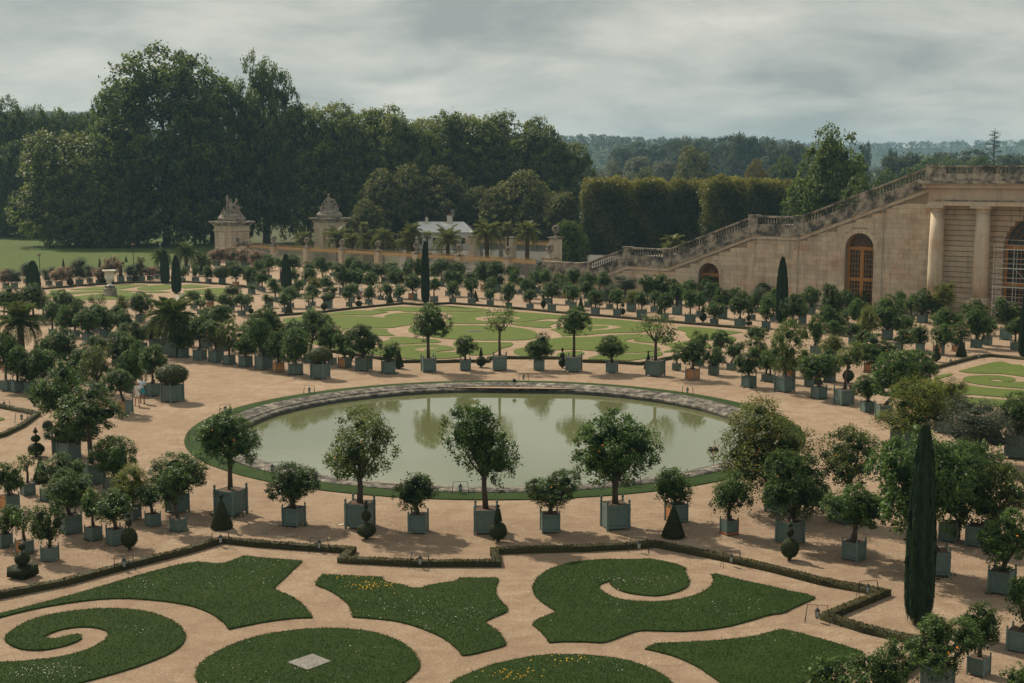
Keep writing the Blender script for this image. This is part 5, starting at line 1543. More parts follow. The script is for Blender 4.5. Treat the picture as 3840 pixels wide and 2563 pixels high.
# arched doors with timber frames
def door(o, y, pane_rows, name='door'):
    s, hw, zs, zt = o
    fr = MB(); t = .12
    # surround ring
    n = 18
    for i in range(n):
        a0, a1 = math.pi * i / n, math.pi * (i + 1) / n
        fr.slab([(s + hw * math.cos(a0), zs + hw * math.sin(a0)), (s + hw * math.cos(a1), zs + hw * math.sin(a1)), (s + (hw - t) * math.cos(a1), zs + (hw - t) * math.sin(a1)), (s + (hw - t) * math.cos(a0), zs + (hw - t) * math.sin(a0))], y - .08, y + .04)
    for sg in (-1, 1): fr.box((s + sg * (hw - t / 2), y - .02, zs / 2), (t, .12, zs))
    fr.box((s, y - .02, zs), (hw * 2, .16, .26)); fr.box((s, y - .02, zs * .5), (hw * 2, .12, .16)); fr.box((s, y - .02, zs / 2), (.18, .14, zs)); fr.box((s, y - .02, .25), (hw * 2, .11, .5))
    root = fr.build(name, M['door_paint'], wing)
    bars = MB()
    for k in range(1, 9):
        a = math.pi * k / 9; bars.tube([(s + .12 * math.cos(a), y, zs + .12 * math.sin(a)), (s + (hw - t) * math.cos(a), y, zs + (hw - t) * math.sin(a))], .022, 4)
    for rr in (.33, .6, .82):
        bars.tube([(s + hw * rr * math.cos(math.pi * k / 14), y, zs + hw * rr * math.sin(math.pi * k / 14)) for k in range(15)], .022, 4)
    for sg in (-1, 1):
        x0, x1 = s + sg * .09, s + sg * (hw - t)
        for zl, zh in ((.5, zs * .5 - .08), (zs * .5 + .08, zs - .13)):
            for e in (x0, x1): bars.box((e + (.07 if e < (x0 + x1) / 2 else -.07), y, (zl + zh) / 2), (.13, .05, zh - zl))
            for e in (zl, zh): bars.box(((x0 + x1) / 2, y, e + (.06 if e == zl else -.06)), (abs(x1 - x0), .052, .12))
            for k in range(1, 4): bars.box((x0 + (x1 - x0) * k / 4, y, (zl + zh) / 2), (.045, .045, zh - zl))
            for k in range(1, pane_rows): bars.box(((x0 + x1) / 2, y, zl + (zh - zl) * k / pane_rows), (abs(x1 - x0), .042, .045))
    bars.build('glazing_bars', M['door_paint'], root)
    g = MB(); g.slab([(s + hw * .97 * math.cos(math.pi * i / 16), zs + hw * .97 * math.sin(math.pi * i / 16)) for i in range(17)], y - .07, y - .05); g.build('fanlight_pane', M['glass'], root)
    for sg in (-1, 1):
        for zl, zh in ((.5, zs * .5 - .08), (zs * .5 + .08, zs - .13)):
            g = MB(); g.box((s + sg * (.09 + hw - t) / 2, y - .06, (zl + zh) / 2), (hw - t - .1, .02, zh - zl)); g.build('pane', M['glass'], root)
    return root
door(OPEN[0], -.8, 6); door(OPEN[1], -.8, 5)
for s, hw, zs, zt in OPEN:      # voussoirs
    n = 11
    for i in range(n):
        a0, a1 = math.pi * i / n + .006, math.pi * (i + 1) / n - .006; r0, r1 = hw + .01, hw + .52
        mb = MB(); mb.slab([(s + r0 * math.cos(a0), zs + r0 * math.sin(a0)), (s + r0 * math.cos(a1), zs + r0 * math.sin(a1)), (s + r1 * math.cos(a1), zs + r1 * math.sin(a1)), (s + r1 * math.cos(a0), zs + r1 * math.sin(a0))], -.05, .035)
        mb.build('arch_stone', M['limestone'], wall)
# drain pipes
for px, py in ((2994, 890), (3316, 740)):
    s, z = WL(px, py, .1); mb = MB(); mb.tube([(s, .12, 0), (s, .12, z)], .05, 6); mb.box((s, .1, z), (.25, .2, .3)); mb.build('drain_pipe', M['fence_iron'], wing)
# the columned front on the right, standing forward of the stair wall
OFF = 1.7
def ZF(py, px=3600): return WL(px, py, OFF)[1]
sL = WL(3486, 760, OFF)[0]; sR = -14.0
z_arch0, z_arch1, z_fr1, z_co1 = ZF(772), ZF(752), ZF(706), ZF(679)
def course(name, a, b, z0_, z1_, y0, y1, mat, parent=wing):
    mb = MB(); mb.slab([(a, z0_), (b, z0_), (b, z1_), (a, z1_)], y0, y1); return mb.build(name, mat, parent)
ent = course('entablature', sR, sL, z_arch0, z_arch1, -.9, OFF + .55, M['limestone'])
course('frieze', sR, sL - .06, z_arch1 + .002, z_fr1, -.9, OFF + .48, M['limestone'], ent)
course('fillet', sR, sL + .06, z_arch1 - .10, z_arch1 + .03, OFF + .4, OFF + .64, M['grey_stone'], ent)
course('cornice', sR, sL + .45, z_fr1 + .002, z_fr1 + (z_co1 - z_fr1) * .62, -.9, OFF + 1.0, M['limestone'], ent)
course('cornice', sR, sL + 1.1, z_fr1 + (z_co1 - z_fr1) * .62 + .002, z_co1, -.9, OFF + 1.5, M['grey_stone'], ent)
zT = ZF(621)
bal2 = course('balustrade', sR, sL - .2, z_co1 + .002, ZF(652), OFF - .5, OFF + .3, M['grey_stone'])
course('coping', sR, sL - .15, zT - .2, zT, OFF - .55, OFF + .38, M['grey_stone'], bal2)
hb = zT - .2 - ZF(652)
for k, (pa, pb, kind) in enumerate(((3497, 3551, 'p'), (3551, 3650, 'b'), (3650, 3728, 'p'), (3728, 3880, 'b'))):
    a, b = WL(pa, 640, OFF)[0], WL(pb, 640, OFF)[0]
    if kind == 'p': course('pier', b + .02, a - .02, ZF(652) + .002, zT - .2, OFF - .45, OFF + .2, M['grey_stone'], bal2)
    else:
        nb = max(3, int((a - b) / .42))
        for j in range(nb): inst('baluster', BAL, bal2, (b + (a - b) * (j + .5) / nb, OFF - .1, ZF(652)), (0, 0, 0), (1.15, 1.15, hb / .8))
course('terrace_floor', sR, sL - .3, z_co1 - .3, z_co1 - .02, -24, OFF - .5, M['limestone'])
def column(px_top, px_bot, wpx):
    sc, _ = WL((px_top + px_bot) / 2, 950, OFF); r = wpx / 2 * depth(WA) / F
    zb_, zt_ = WL(px_bot, 1118, OFF)[1], z_arch0
    mb = MB(); H_ = zt_ - zb_ - .75; prof = [(r, 0), (r * 1.0, H_ * .3), (r * .95, H_ * .65), (r * .86, H_)]
    mb.lathe(prof, 28, (sc, OFF - .25, zb_)); c = mb.build('column', M['limestone'], wing, smooth=True)
    mb = MB(); mb.lathe([(r * .87, 0), (r * .93, .05), (r * .87, .09), (r * .87, .30), (r * 1.0, .36), (r * 1.16, .50)], 28, (sc, OFF - .25, zt_ - .75)); mb.box((sc, OFF - .25, zt_ - .125), (r * 2.5, r * 2.5, .25)); mb.build('capital', M['limestone'], c)
    mb = MB(); mb.lathe([(r * 1.22, -.32), (r * 1.28, -.22), (r * 1.22, -.10), (r * 1.08, -.06), (r * 1.06, .0)], 28, (sc, OFF - .25, zb_)); mb.build('base', M['limestone'], c)
    mb = MB(); mb.box((sc, OFF - .25, (zb_ - .32) / 2), (r * 2.75, r * 2.75, zb_ - .32)); mb.box((sc, OFF - .25, zb_ - .40), (r * 3.0, r * 3.0, .15)); mb.box((sc, OFF - .25, .25), (r * 3.0, r * 3.0, .5)); mb.build('pedestal', M['limestone'], c)
    return sc, r
c1 = column(3512, 3500, 56); c2 = column(3683, 3672, 58)
# rusticated courses with deep joints, and the big arch cut by the picture edge
AO = opening(3771, 4010, 812)
zz_ = 0.0
core = wall_with_holes('wall', [(sR, -.3), (sL - .5, -.3), (sL - .5, z_arch0), (sR, z_arch0)], [[(AO[0] + AO[1], .02)] + arch_pts(AO[0], AO[1], AO[2]) + [(AO[0] - AO[1], .02)]] if AO[0] - AO[1] > sR + .3 else [], -.85, 0.02, M['joint'], wing)
while zz_ < z_arch0 - .15:
    zt_ = min(zz_ + .56, z_arch0 - .01)
    a = sR + .05
    zm = (zz_ + zt_) / 2
    if zm < AO[2]: h = AO[1] + .02
    elif zm - AO[2] < AO[1] + .02: h = math.sqrt((AO[1] + .02) ** 2 - (zm - AO[2]) ** 2)
    else: h = 0
    segs = [(a, sL - .45)] if h == 0 else [(AO[0] + h, sL - .45), (a, AO[0] - h)]
    for p, q in segs:
        if q - p > .3:
            cut = sorted([p, q] + [x for x in (c1[0] - .2, c2[0] - .1) if p + .4 < x < q - .4])
            for u, v in zip(cut, cut[1:]): course('stone_course', u + .004, v - .004, zz_ + .035, zt_ - .035, -.05, .17, M['limestone'], core)
    zz_ += .56
if AO[0] - AO[1] > sR + .3: door(AO, -.5, 7)
course('plinth', TOPL[1][0] + .02, s_end, -.1, .42, .0, .10, M['grey_stone'])
# scaffold before the big arch
sc_ = empty('scaffold', WA + WD * (AO[0]) + WN * (OFF + .6), math.atan2(WD.y, WD.x)); tag(sc_, 'steel tube scaffold with white planks before the large arch', 'scaffold')
hw = AO[1] * .95
for x in (-hw, -hw * .33, hw * .33, hw):
    for y in (0, .9):
        mb = MB(); mb.tube([(x, y, 0), (x, y, 8.2)], .03, 5); mb.build('upright', M['steel'], sc_)
for k in range(1, 5):
    z = k * 1.95
    mb = MB(); mb.box((0, .45, z), (hw * 2, .8, .06)); mb.build('deck', M['marble'], sc_)
    for dz in (.5, 1.0):
        mb = MB(); mb.tube([(-hw, .9, z + dz), (hw, .9, z + dz)], .022, 5); mb.build('guard_rail', M['steel'], sc_)
for x0, x1, zz0 in ((-hw, -hw * .33, 0), (hw * .33, hw, 2), (-hw * .33, hw * .33, 4)):
    mb = MB(); mb.tube([(x0, .93, zz0), (x1, .93, zz0 + 1.95)], .022, 5); mb.build('brace', M['steel'], sc_)

# ================================================================== FENCE, PIERS, GATE
def basket_mesh():
    mb = MB(); mb.lathe([(.16, 0), (.16, .06), (.07, .12), (.08, .22), (.22, .38), (.27, .5), (.25, .52)], 10)
    r = random.Random(4)
    for _ in range(26):
        a, u = r.uniform(0, 6.28), r.uniform(0, 1); rr = .26 * math.sqrt(1 - u * u * .8)
        c = (rr * math.cos(a), rr * math.sin(a), .52 + .42 * u); s = r.uniform(.07, .12)
        mb.lathe([(.01, -s), (s * .8, -s * .5), (s, 0), (s * .8, s * .5), (.01, s)], 6, c)
    return mb.mesh('urn', M['statue_stone'])
BASK = basket_mesh()
def stone_pier(p, h, w, label, urn=1.0, rz=GARDEN_ANG):
    r = empty('stone_pier', p, rz); tag(r, label, 'pier', 'stone piers of the fence')
    mb = MB(); mb.box((0, 0, .25), (w * 1.2, w * 1.2, .5)); mb.box((0, 0, h / 2 + .2), (w, w, h - .5)); mb.build('shaft', M['limestone'], r)
    mb = MB(); mb.box((0, 0, h - .12), (w * 1.15, w * 1.15, .12)); mb.box((0, 0, h), (w * 1.35, w * 1.35, .14)); mb.box((0, 0, h + .12), (w * .9, w * .9, .12)); mb.build('cap', M['grey_stone'], r)
    if urn: inst('urn', BASK, r, (0, 0, h + .17), (0, 0, 0), (urn * 1.5,) * 3)
    return r
def fence_bay(p, q, h, label):
    d = q - p; L_ = d.length; r = empty('fence_bay', p, math.atan2(d.y, d.x)); tag(r, label, 'fence', 'bays of the gilded iron fence')
    nb = int(L_ / .15); mb = MB()
    for i in range(nb):
        x = L_ * (i + .5) / nb; mb.tube([(x, 0, .45), (x, 0, h - .72)], .032, 4)
    b = mb.build('bars', M['fence_iron'], r); b['kind'] = 'stuff'
    for z, t in ((.42, .13), (h - .74, .10), (h - .47, .34)):
        mb = MB(); mb.box((L_ / 2, 0, z), (L_, .09, t)); mb.build('rail', M['gold_iron'], r)
    mb = MB(); 
    for i in range(nb):
        x = L_ * (i + .5) / nb; mb.lathe([(.022, h - .34), (.024, h - .12), (.04, h - .08), (.004, h + .08)], 4, (x, 0, 0), cap=False)
    s = mb.build('spikes', M['gold_iron'], r); s['kind'] = 'stuff'
    mb = MB(); mb.box((L_ / 2, 0, .18), (L_, .5, .36)); mb.build('base_wall', M['grey_stone'], r)
FA, FB = G(940, 990), G(2052, 1066)
fd = (FB - FA); fx = [1029, 1152, 1285, 1419, 1562, 1721, 1905]     # pier columns in the photograph
def on_fence(px):
    # where the sight line over column px crosses the fence line
    d = ray(px, 1000); k = d.x / d.y
    t = (FA.x - k * FA.y) / (k * fd.y - fd.x)
    return FA + fd * t
pts = [on_fence(880)] + [on_fence(x) for x in fx] + [on_fence(2020)]
pos_words = ['beside the big left gate pier', 'second from the gate', 'third from the gate', 'fourth from the gate', 'left of the central cypress', 'right of the central cypress', 'nearest the stone stairs']
for i, p in enumerate(pts[1:-1]): stone_pier(p, 3.45, .95, 'limestone fence pier topped by a stone flower basket, ' + pos_words[i], 1.0)
u = fd.normalized()
for i in range(len(pts) - 1):
    fence_bay(pts[i] + u * .55, pts[i + 1] - u * .55, 3.55, 'gilded iron fence bay between stone piers, %s from left' % ordinal(i))
pe = on_fence(2062)
stone_pier(pe, 3.75, 1.5, 'wide stone pier with flower basket at the foot of the stairs', 1.25)
# inner line of the fence seen behind
FN = Vector((0.647, 0.763, 0))
for i, (xa, xb) in enumerate(((1745, 1830), (1835, 1915), (1920, 2010), (2012, 2075))):
    off = 24
    def inner(px):
        d = ray(px, 1000); k = d.x / d.y; A_ = FA + FN * off
        t = (A_.x - k * A_.y) / (k * fd.y - fd.x); return A_ + fd * t
    fence_bay(inner(xa), inner(xb), 4.6, 'inner gilded fence bay behind the first fence, %s from left' % ordinal(i))
stone_pier(inner(2083), 5.2, 1.5, 'tall stone pier with flower basket behind the stair foot', 1.3)
stone_pier(inner(1778), 4.9, 1.3, 'stone pier of the inner fence among the palms', 0)
stone_pier(inner(1916), 4.9, 1.3, 'stone pier of the inner fence left of the tall palm', 0)

for i, (px, back, w_, top, kk) in enumerate(((1010, 12, 4.5, 2.6, 'olive'), (1095, 16, 5.0, 3.0, 'olive'), (1185, 13, 4.5, 2.4, 'pom'), (1330, 15, 5.0, 2.8, 'olive'), (1465, 14, 5.0, 2.6, 'olive'), (1640, 12, 4.5, 2.4, 'pom'), (1755, 13, 4.0, 2.3, 'olive'), (1860, 12, 4.0, 2.6, 'olive'), (1990, 12, 4.0, 2.2, 'pom'))):
    p = on_fence(px) + FN * back; r = empty('shrub', p, i * 1.3); tag(r, 'green shrub behind the gilded fence, %s from left' % ordinal(i), 'shrub', 'shrubs behind the fence')
    inst('foliage', CR[kk, i % 2], r, (0, 0, .05), (0, 0, i), (w_, w_, top))
    mb = MB(); mb.tube([(0, 0, -.1), (.1, 0, top * .5)], [.12, .04], 6); mb.build('stem', M['bark'], r)
def blob_figure(name, parts, mat, parent, voxel=0.09, loc=(0, 0, 0), rz=0, smooth=True):
    """parts: ('e', centre, radii) ellipsoids or ('c', a, b, ra, rb) tapered limbs, fused into one surface"""
    mb = MB()
    for q in parts:
        if q[0] == 'e':
            c, r = q[1], q[2]; n = 12
            vs, fs = [], []
            for j in range(9):
                t = math.pi * j / 8
                for i in range(n):
                    a = 2 * math.pi * i / n; rr = max(math.sin(t), .02)
                    vs.append((c[0] + r[0] * rr * math.cos(a), c[1] + r[1] * rr * math.sin(a), c[2] - r[2] * math.cos(t)))
            for j in range(8):
                for i in range(n): fs.append((j * n + i, j * n + (i + 1) % n, (j + 1) * n + (i + 1) % n, (j + 1) * n + i))
            fs += [tuple(range(n - 1, -1, -1)), tuple(8 * n + i for i in range(n))]
            mb.add(vs, fs)
        elif q[0] == 'c':
            a, b, ra, rb = Vector(q[1]), Vector(q[2]), q[3], q[4]
            d = (b - a).normalized(); mb.tube([a - d * ra * .8, a - d * ra * .4, a, a.lerp(b, .5), b, b + d * rb * .45, b + d * rb * .85], [ra * .5, ra * .88, ra, (ra + rb) / 2, rb, rb * .85, rb * .45], 10)
        elif q[0] == 'b': mb.box(q[1], q[2], q[3] if len(q) > 3 else 0)
    o = mb.build(name, mat, parent, loc=loc, rot=(0, 0, rz))
    m_ = o.modifiers.new('fuse', 'REMESH'); m_.mode = 'VOXEL'; m_.voxel_size = voxel; m_.use_smooth_shade = True
    sm = o.modifiers.new('soft', 'SMOOTH'); sm.factor = .3; sm.iterations = 1
    return o
def sculpture(kind):
    r = random.Random(7 + kind); P = [('b', (0, 0, .28), (4.4, 3.2, .5)), ('e', (0, 0, .75), (2.0, 1.4, .5)), ('e', (-1.2, -.2, .6), (1.1, 1.0, .35)), ('e', (1.2, .1, .6), (1.1, 1.0, .35))]
    def fig(x, y, z, s, lean, arms):
        P.append(('c', (x - .25 * s, y, z), (x - .45 * s, y - .5 * s, z + .35 * s), .26 * s, .22 * s)); P.append(('c', (x + .25 * s, y, z), (x + .5 * s, y - .45 * s, z + .3 * s), .26 * s, .22 * s))
        P.append(('c', (x - .45 * s, y - .5 * s, z + .35 * s), (x - .5 * s, y - .6 * s, z - .45 * s), .2 * s, .13 * s)); P.append(('c', (x + .5 * s, y - .45 * s, z + .3 * s), (x + .7 * s, y - .5 * s, z - .4 * s), .2 * s, .13 * s))
        P.append(('c', (x, y, z + .1 * s), (x + lean * s, y, z + 1.0 * s), .36 * s, .32 * s))
        hx, hz = x + lean * 1.25 * s, z + 1.52 * s
        P.append(('e', (hx, y - .05, hz), (.19 * s, .22 * s, .25 * s))); P.append(('c', (x + lean * s, y, z + 1.05 * s), (hx, y, hz - .1), .13 * s, .12 * s))
        for sg, (ex, ez, fx_, fz) in zip((-1, 1), arms):
            sh = (x + lean * s + sg * .33 * s, y, z + 1.0 * s); el = (sh[0] + ex * s, y - .1 * s, sh[2] + ez * s)
            P.append(('c', sh, el, .14 * s, .11 * s)); P.append(('c', el, (el[0] + fx_ * s, y - .3 * s, el[2] + fz * s), .11 * s, .08 * s))
    if kind == 0:
        fig(-.1, 0, 1.4, 1.15, .05, ((-.4, -.3, .2, -.4), (.4, -.2, .1, -.3)))
        P.append(('c', (-.55, .1, 2.4), (-.75, .2, 3.9), .34, .12)); P.append(('e', (-.72, .15, 3.5), (.28, .14, .55)))   # raised wing
        P.append(('c', (.55, .1, 2.4), (.85, .2, 3.2), .28, .12)); P.append(('e', (.9, .15, 3.15), (.24, .13, .42)))
        fig(1.15, -.1, 1.15, .85, .1, ((-.3, -.3, .1, -.3), (.35, .1, .2, .3))); fig(-1.2, -.2, .95, .7, -.1, ((-.3, -.1, .0, -.3), (.3, -.1, .2, -.2)))
        P.append(('c', (1.6, -.2, 1.0), (2.0, -.3, .6), .35, .2)); P.append(('c', (-1.6, -.2, 1.0), (-2.1, -.3, .55), .3, .2))
    else:
        fig(0, 0, 1.75, 1.2, -.05, ((-.4, -.35, .25, -.3), (.5, -.1, .3, -.3)))
        P.append(('e', (.0, .1, 1.5), (.95, .8, .75))); P.append(('c', (.4, .1, 2.7), (1.0, .1, 2.3), .3, .2))
        fig(-1.15, -.3, 1.0, .75, -.05, ((-.3, -.3, .2, -.2), (.3, .2, .2, .2))); fig(1.2, -.2, 1.1, .8, .1, ((-.3, .1, -.1, .3), (.3, -.3, 0, -.3)))
        P.append(('c', (-1.1, -.3, .9), (-1.9, -.4, .55), .35, .2)); P.append(('c', (1.2, -.3, .9), (1.9, -.4, .55), .35, .2))
    for _ in range(14):
        a = r.uniform(0, 6.28); P.append(('e', (1.5 * math.cos(a) * r.uniform(.5, 1.1), .9 * math.sin(a), .7 + r.uniform(0, .5)), (r.uniform(.2, .45), r.uniform(.2, .4), r.uniform(.15, .4))))
    return P
def gate_pier(px, ybase, label, kind, s=1.0):
    p = G(px, ybase); r = empty('gate_pier', p, GARDEN_ANG + .05); tag(r, label, 'gate pier', 'gate piers with sculptures')
    zc = PT(px, 830 if kind == 0 else 817, p.y).z; w = 4.3 * s
    body = MB(); body.box((0, 0, zc * .40), (w - .12, w - .12, zc * .8)); b = body.build('body', M['joint'], r)
    ch = .62; z = 0.0
    while z < zc * .72:
        mb = MB(); mb.box((0, 0, z + ch / 2), (w, w, ch - .07)); mb.build('stone_course', M['limestone'], b); z += ch
    mb = MB(); mb.box((0, 0, z + .1), (w + .35, w + .35, .2)); mb.box((0, 0, (z + .2 + zc - .75) / 2), (w + .05, w + .05, zc - .75 - z - .2)); mb.build('frieze', M['limestone'], r)
    mb = MB(); mb.box((0, 0, zc - .58), (w + .5, w + .5, .34)); mb.box((0, 0, zc - .3), (w + 1.0, w + 1.0, .24)); mb.box((0, 0, zc - .1), (w + 1.5, w + 1.5, .2)); mb.build('cornice', M['grey_stone'], r)
    for a in (0, math.pi / 2, math.pi, -math.pi / 2):
        mb = MB(); mb.box((0, w / 2 + .1, zc * .37), (w * .34, .25, zc * .74)); mb.build('pilaster', M['limestone'], r, rot=(0, 0, a))
    blob_figure('sculpture', sculpture(kind), M['statue_stone'], r, 0.08, (0, 0, zc), -GARDEN_ANG - .05).scale = (1.0, 1.0, 1.14)
gate_pier(873, 985, 'big left gate pier crowned by a winged stone sculpture group', 0)
gate_pier(1238, 972, 'big right gate pier crowned by a stone sculpture of seated figures', 1, .95)
p = G(912, 990); r = empty('stone_lion', p); tag(r, 'dark stone animal figure on a plinth beside the left gate pier', 'statue')
mb = MB(); mb.box((0, 0, 1.5), (1.6, 1.2, 3.0)); mb.build('plinth', M['limestone'], r)
blob_figure('body', [('e', (0, 0, .7), (.9, .4, .45)), ('e', (-.7, 0, 1.2), (.4, .35, .42)), ('c', (-.55, 0, .9), (-.8, 0, .1), .25, .14), ('c', (.6, .15, .6), (.8, .15, .1), .25, .15), ('e', (-1.0, 0, 1.1), (.25, .2, .2)), ('c', (.85, 0, .7), (1.1, 0, .2), .1, .07)], M['grey_stone'], r, .06, (0, 0, 3.0))

# ================================================================== WHITE-ROOFED HOUSE
p = G(1650, 935); r = empty('small_house', p, -0.08); tag(r, 'low house with white metal hip roof behind the palms', 'house')
ze, zr = PT(1650, 872, p.y).z, PT(1650, 834, p.y).z
k = depth(p) / F; xl, xr_ = (1540 - 1650) * k, (1777 - 1650) * k
mb = MB(); mb.box(((xl + xr_) / 2, 3.5, ze / 2), (xr_ - xl - .8, 6.2, ze)); mb.build('wall', M['plaster'], r)
mb = MB(); a, b = (1560 - 1650) * k, (1732 - 1650) * k
vs = [(xl, 0, ze), (xr_, 0, ze), (xr_, 7, ze), (xl, 7, ze), (a, 3.5, zr), (b, 3.5, zr)]
mb.add(vs, [(0, 1, 5, 4), (1, 2, 5), (2, 3, 4, 5), (3, 0, 4), (3, 2, 1, 0)]); rf = mb.build('roof', M['roof_zinc'], r)
for px, top, w in ((1593, 818, .55), (1680, 811, 1.05)):
    x = (px - 1650) * k; zt = PT(px, top, p.y).z; mb = MB(); mb.box((x, 3.0, (ze + zt) / 2), (w, .7, zt - ze)); c = mb.build('chimney', M['plaster'], rf)
    for j in range(max(1, int(w / .4))):
        mb = MB(); mb.lathe([(.14, 0), (.11, .4), (.13, .45)], 8, (x - w / 2 + .25 + j * .36, 3.0, zt)); mb.build('chimney_pot', M['brick_red'], c)
x = (1692 - 1650) * k; zt = PT(1692, 788, p.y).z; mb = MB(); mb.tube([(x, 2.6, ze), (x, 2.6, zt)], .04, 5)
for j in range(5): mb.tube([(x - .5, 2.6, zt - .1 - j * .3), (x + .5, 2.6, zt - .1 - j * .3)], .03, 4)
mb.build('antenna', M['steel'], r)
for j in range(4):
    mb = MB(); mb.box((xl + 2 + j * 3, .35, ze * .5), (1.0, .1, 1.4)); w_ = mb.build('window', M['marble'], r); mb = MB(); mb.box((xl + 2 + j * 3, .28, ze * .5), (.8, .04, 1.2)); mb.build('pane', M['glass'], w_)

# ================================================================== PEOPLE
SKIN = rough_mat('skin', (0.42, 0.23, 0.15), (0.47, 0.27, 0.18), 5, 0.55); SKIN2 = rough_mat('skin_dark', (0.14, 0.075, 0.05), (0.18, 0.095, 0.065), 5, 0.55)
def cloth(n, c): return rough_mat(n, c, tuple(x * .88 for x in c), 12, 0.85)
WHITE, TEAL, PALEB, HAIR, BLACK, DARK, STRAW, GREYP = cloth('white_cloth', (.78, .77, .74)), cloth('teal_cloth', (.035, .28, .36)), cloth('pale_blue_cloth', (.50, .62, .66)), cloth('blond_hair', (.34, .20, .10)), cloth('black_leather', (.02, .02, .022)), cloth('dark_shoe', (.05, .04, .035)), cloth('straw_hat', (.62, .46, .34)), cloth('grey_cloth', (.20, .20, .22))
def hand(P, w, d, s=1.0, side=1):
    w, d = Vector(w), Vector(d).normalized(); P.append(('e', tuple(w + d * .045 * s), (.035 * s, .02 * s, .05 * s)))
    for i, ln in enumerate((.065, .078, .072, .055)):
        o = Vector((0, (i - 1.5) * .017 * s, 0)); a = w + d * .085 * s + o; m = a + d * ln * .5 * s + Vector((.004, 0, 0)); P.append(('c', tuple(a), tuple(m), .0085 * s, .008 * s)); P.append(('c', tuple(m), tuple(m + (d * .8 + Vector((side * .3, 0, 0))) * ln * .45 * s), .008 * s, .0065 * s))
    a = w + d * .03 * s + Vector((0, -.03 * s, 0)); P.append(('c', tuple(a), tuple(a + (d + Vector((0, -.6, 0))) * .05 * s), .010 * s, .0075 * s))
def person(p, rz, h, label, skin, top, bottom, hair, pose='walk', dress=False, hat=None, bag=None, bald=False):
    s = h / 1.75; r = empty('person', p, rz); tag(r, label, 'person')
    st = .16 if pose == 'walk' else .03
    hip, sh, nk = .92, 1.42, 1.50; P = []
    legs = []
    for sg in (-1, 1):
        f = -st * sg; hp = (sg * .09, 0, hip); kn = (sg * .095, f * .55 - .02, .50); an = (sg * .10, f + (.05 if f > 0 else 0), .09)
        legs.append((hp, kn, an)); P += [('c', hp, kn, .082, .056), ('c', kn, an, .054, .036), ('c', (an[0], an[1] + .03, .045), (an[0], an[1] - .13, .03), .042, .035)]
    P += [('c', (0, 0, hip), (0, 0, 1.10), .135, .125), ('c', (0, 0, 1.10), (0, 0, 1.32), .125, .15), ('c', (-.14, 0, 1.40), (.14, 0, 1.40), .065, .065), ('c', (0, 0, 1.40), (0, -.01, 1.55), .055, .05)]
    P += [('e', (0, -.02, 1.64), (.076, .095, .115)), ('e', (0, -.115, 1.63), (.014, .02, .025)), ('e', (-.078, -.01, 1.63), (.012, .022, .03)), ('e', (.078, -.01, 1.63), (.012, .022, .03)), ('e', (0, -.095, 1.585), (.035, .015, .012))]
    for sg in (-1, 1):
        f = st * sg * .8; S = (sg * .19, 0, 1.40); E_ = (sg * .235, f * .5 + .03, 1.13); W_ = (sg * .235, f - .06, .90); P += [('c', S, E_, .05, .04), ('c', E_, W_, .039, .027)]; hand(P, W_, (0, -.15, -1), 1, -sg)
    P = [(q[0],) + tuple(tuple(v * s for v in x) if isinstance(x, tuple) else x * s for x in q[1:]) for q in P]
    blob_figure('body', P, skin, r, .012)
    def garment(nm, parts, m_): return blob_figure(nm, [(q[0],) + tuple(tuple(v * s for v in x) if isinstance(x, tuple) else x * s for x in q[1:]) for q in parts], m_, r, .014)
    G_ = .02
    tp_ = [('c', (0, 0, .98), (0, 0, 1.12), .145, .14), ('c', (0, 0, 1.12), (0, 0, 1.33), .14, .165), ('c', (-.15, 0, 1.395), (.15, 0, 1.395), .078, .078)]
    for sg in (-1, 1): tp_.append(('c', (sg * .19, 0, 1.395), (sg * .215, .02, 1.22), .067, .062))
    garment('shirt', tp_, top)
    bt = [('c', (0, 0, .90), (0, 0, 1.02), .15, .145)]
    for hp, kn, an in legs:
        e = Vector(hp).lerp(Vector(kn), .62 if not dress else .42); bt.append(('c', hp, tuple(e), .098, .092))
    garment('skirt' if dress else 'shorts', bt, bottom)
    sh_ = []
    for hp, kn, an in legs: sh_.append(('c', (an[0], an[1] + .04, .035), (an[0], an[1] - .14, .03), .05, .042))
    garment('shoes', sh_, DARK)
    if hair is not None:
        hs = [('e', (0, .01, 1.675), (.088, .105, .098))]
        if dress: hs += [('c', (0, .06, 1.62), (0, .07, 1.42), .085, .06), ('c', (.06, .02, 1.6), (.07, .02, 1.46), .04, .03), ('c', (-.06, .02, 1.6), (-.07, .02, 1.46), .04, .03)]
        garment('hair', hs, hair)
    for sg in (-1, 1):
        mb = MB(); mb.lathe([(.004, -.008), (.010, 0), (.004, .008)], 8, (sg * .03 * s, -.108 * s, 1.655 * s)); mb.build('eye', BLACK, r)
    if hat:
        mb = MB(); mb.lathe([(.17, 1.70), (.165, 1.715), (.095, 1.72), (.09, 1.80), (.05, 1.825)], 18, (0, -.01, 0)); mb.v = [(x * s, y * s, z * s) for x, y, z in mb.v]; mb.build('hat', hat, r, smooth=True)
    if bag:
        mb = MB(); mb.tube([(-.13 * s, -.02, 1.46 * s), (.05 * s, -.175 * s, 1.22 * s), (.20 * s, -.06, .98 * s)], .014, 5); mb.tube([(-.13 * s, .03, 1.46 * s), (.05 * s, .17 * s, 1.2 * s), (.20 * s, .04, .98 * s)], .014, 5); mb.build('strap', BLACK, r)
        if bag == 'big': mb = MB(); mb.box((-.24 * s, .02, .95 * s), (.10, .26, .22), 0, 0, .85); mb.build('bag', BLACK, r)
    return r
pm = G(*tp('e', 1308, 1500)); pw = G(*tp('e', 1260, 1528))
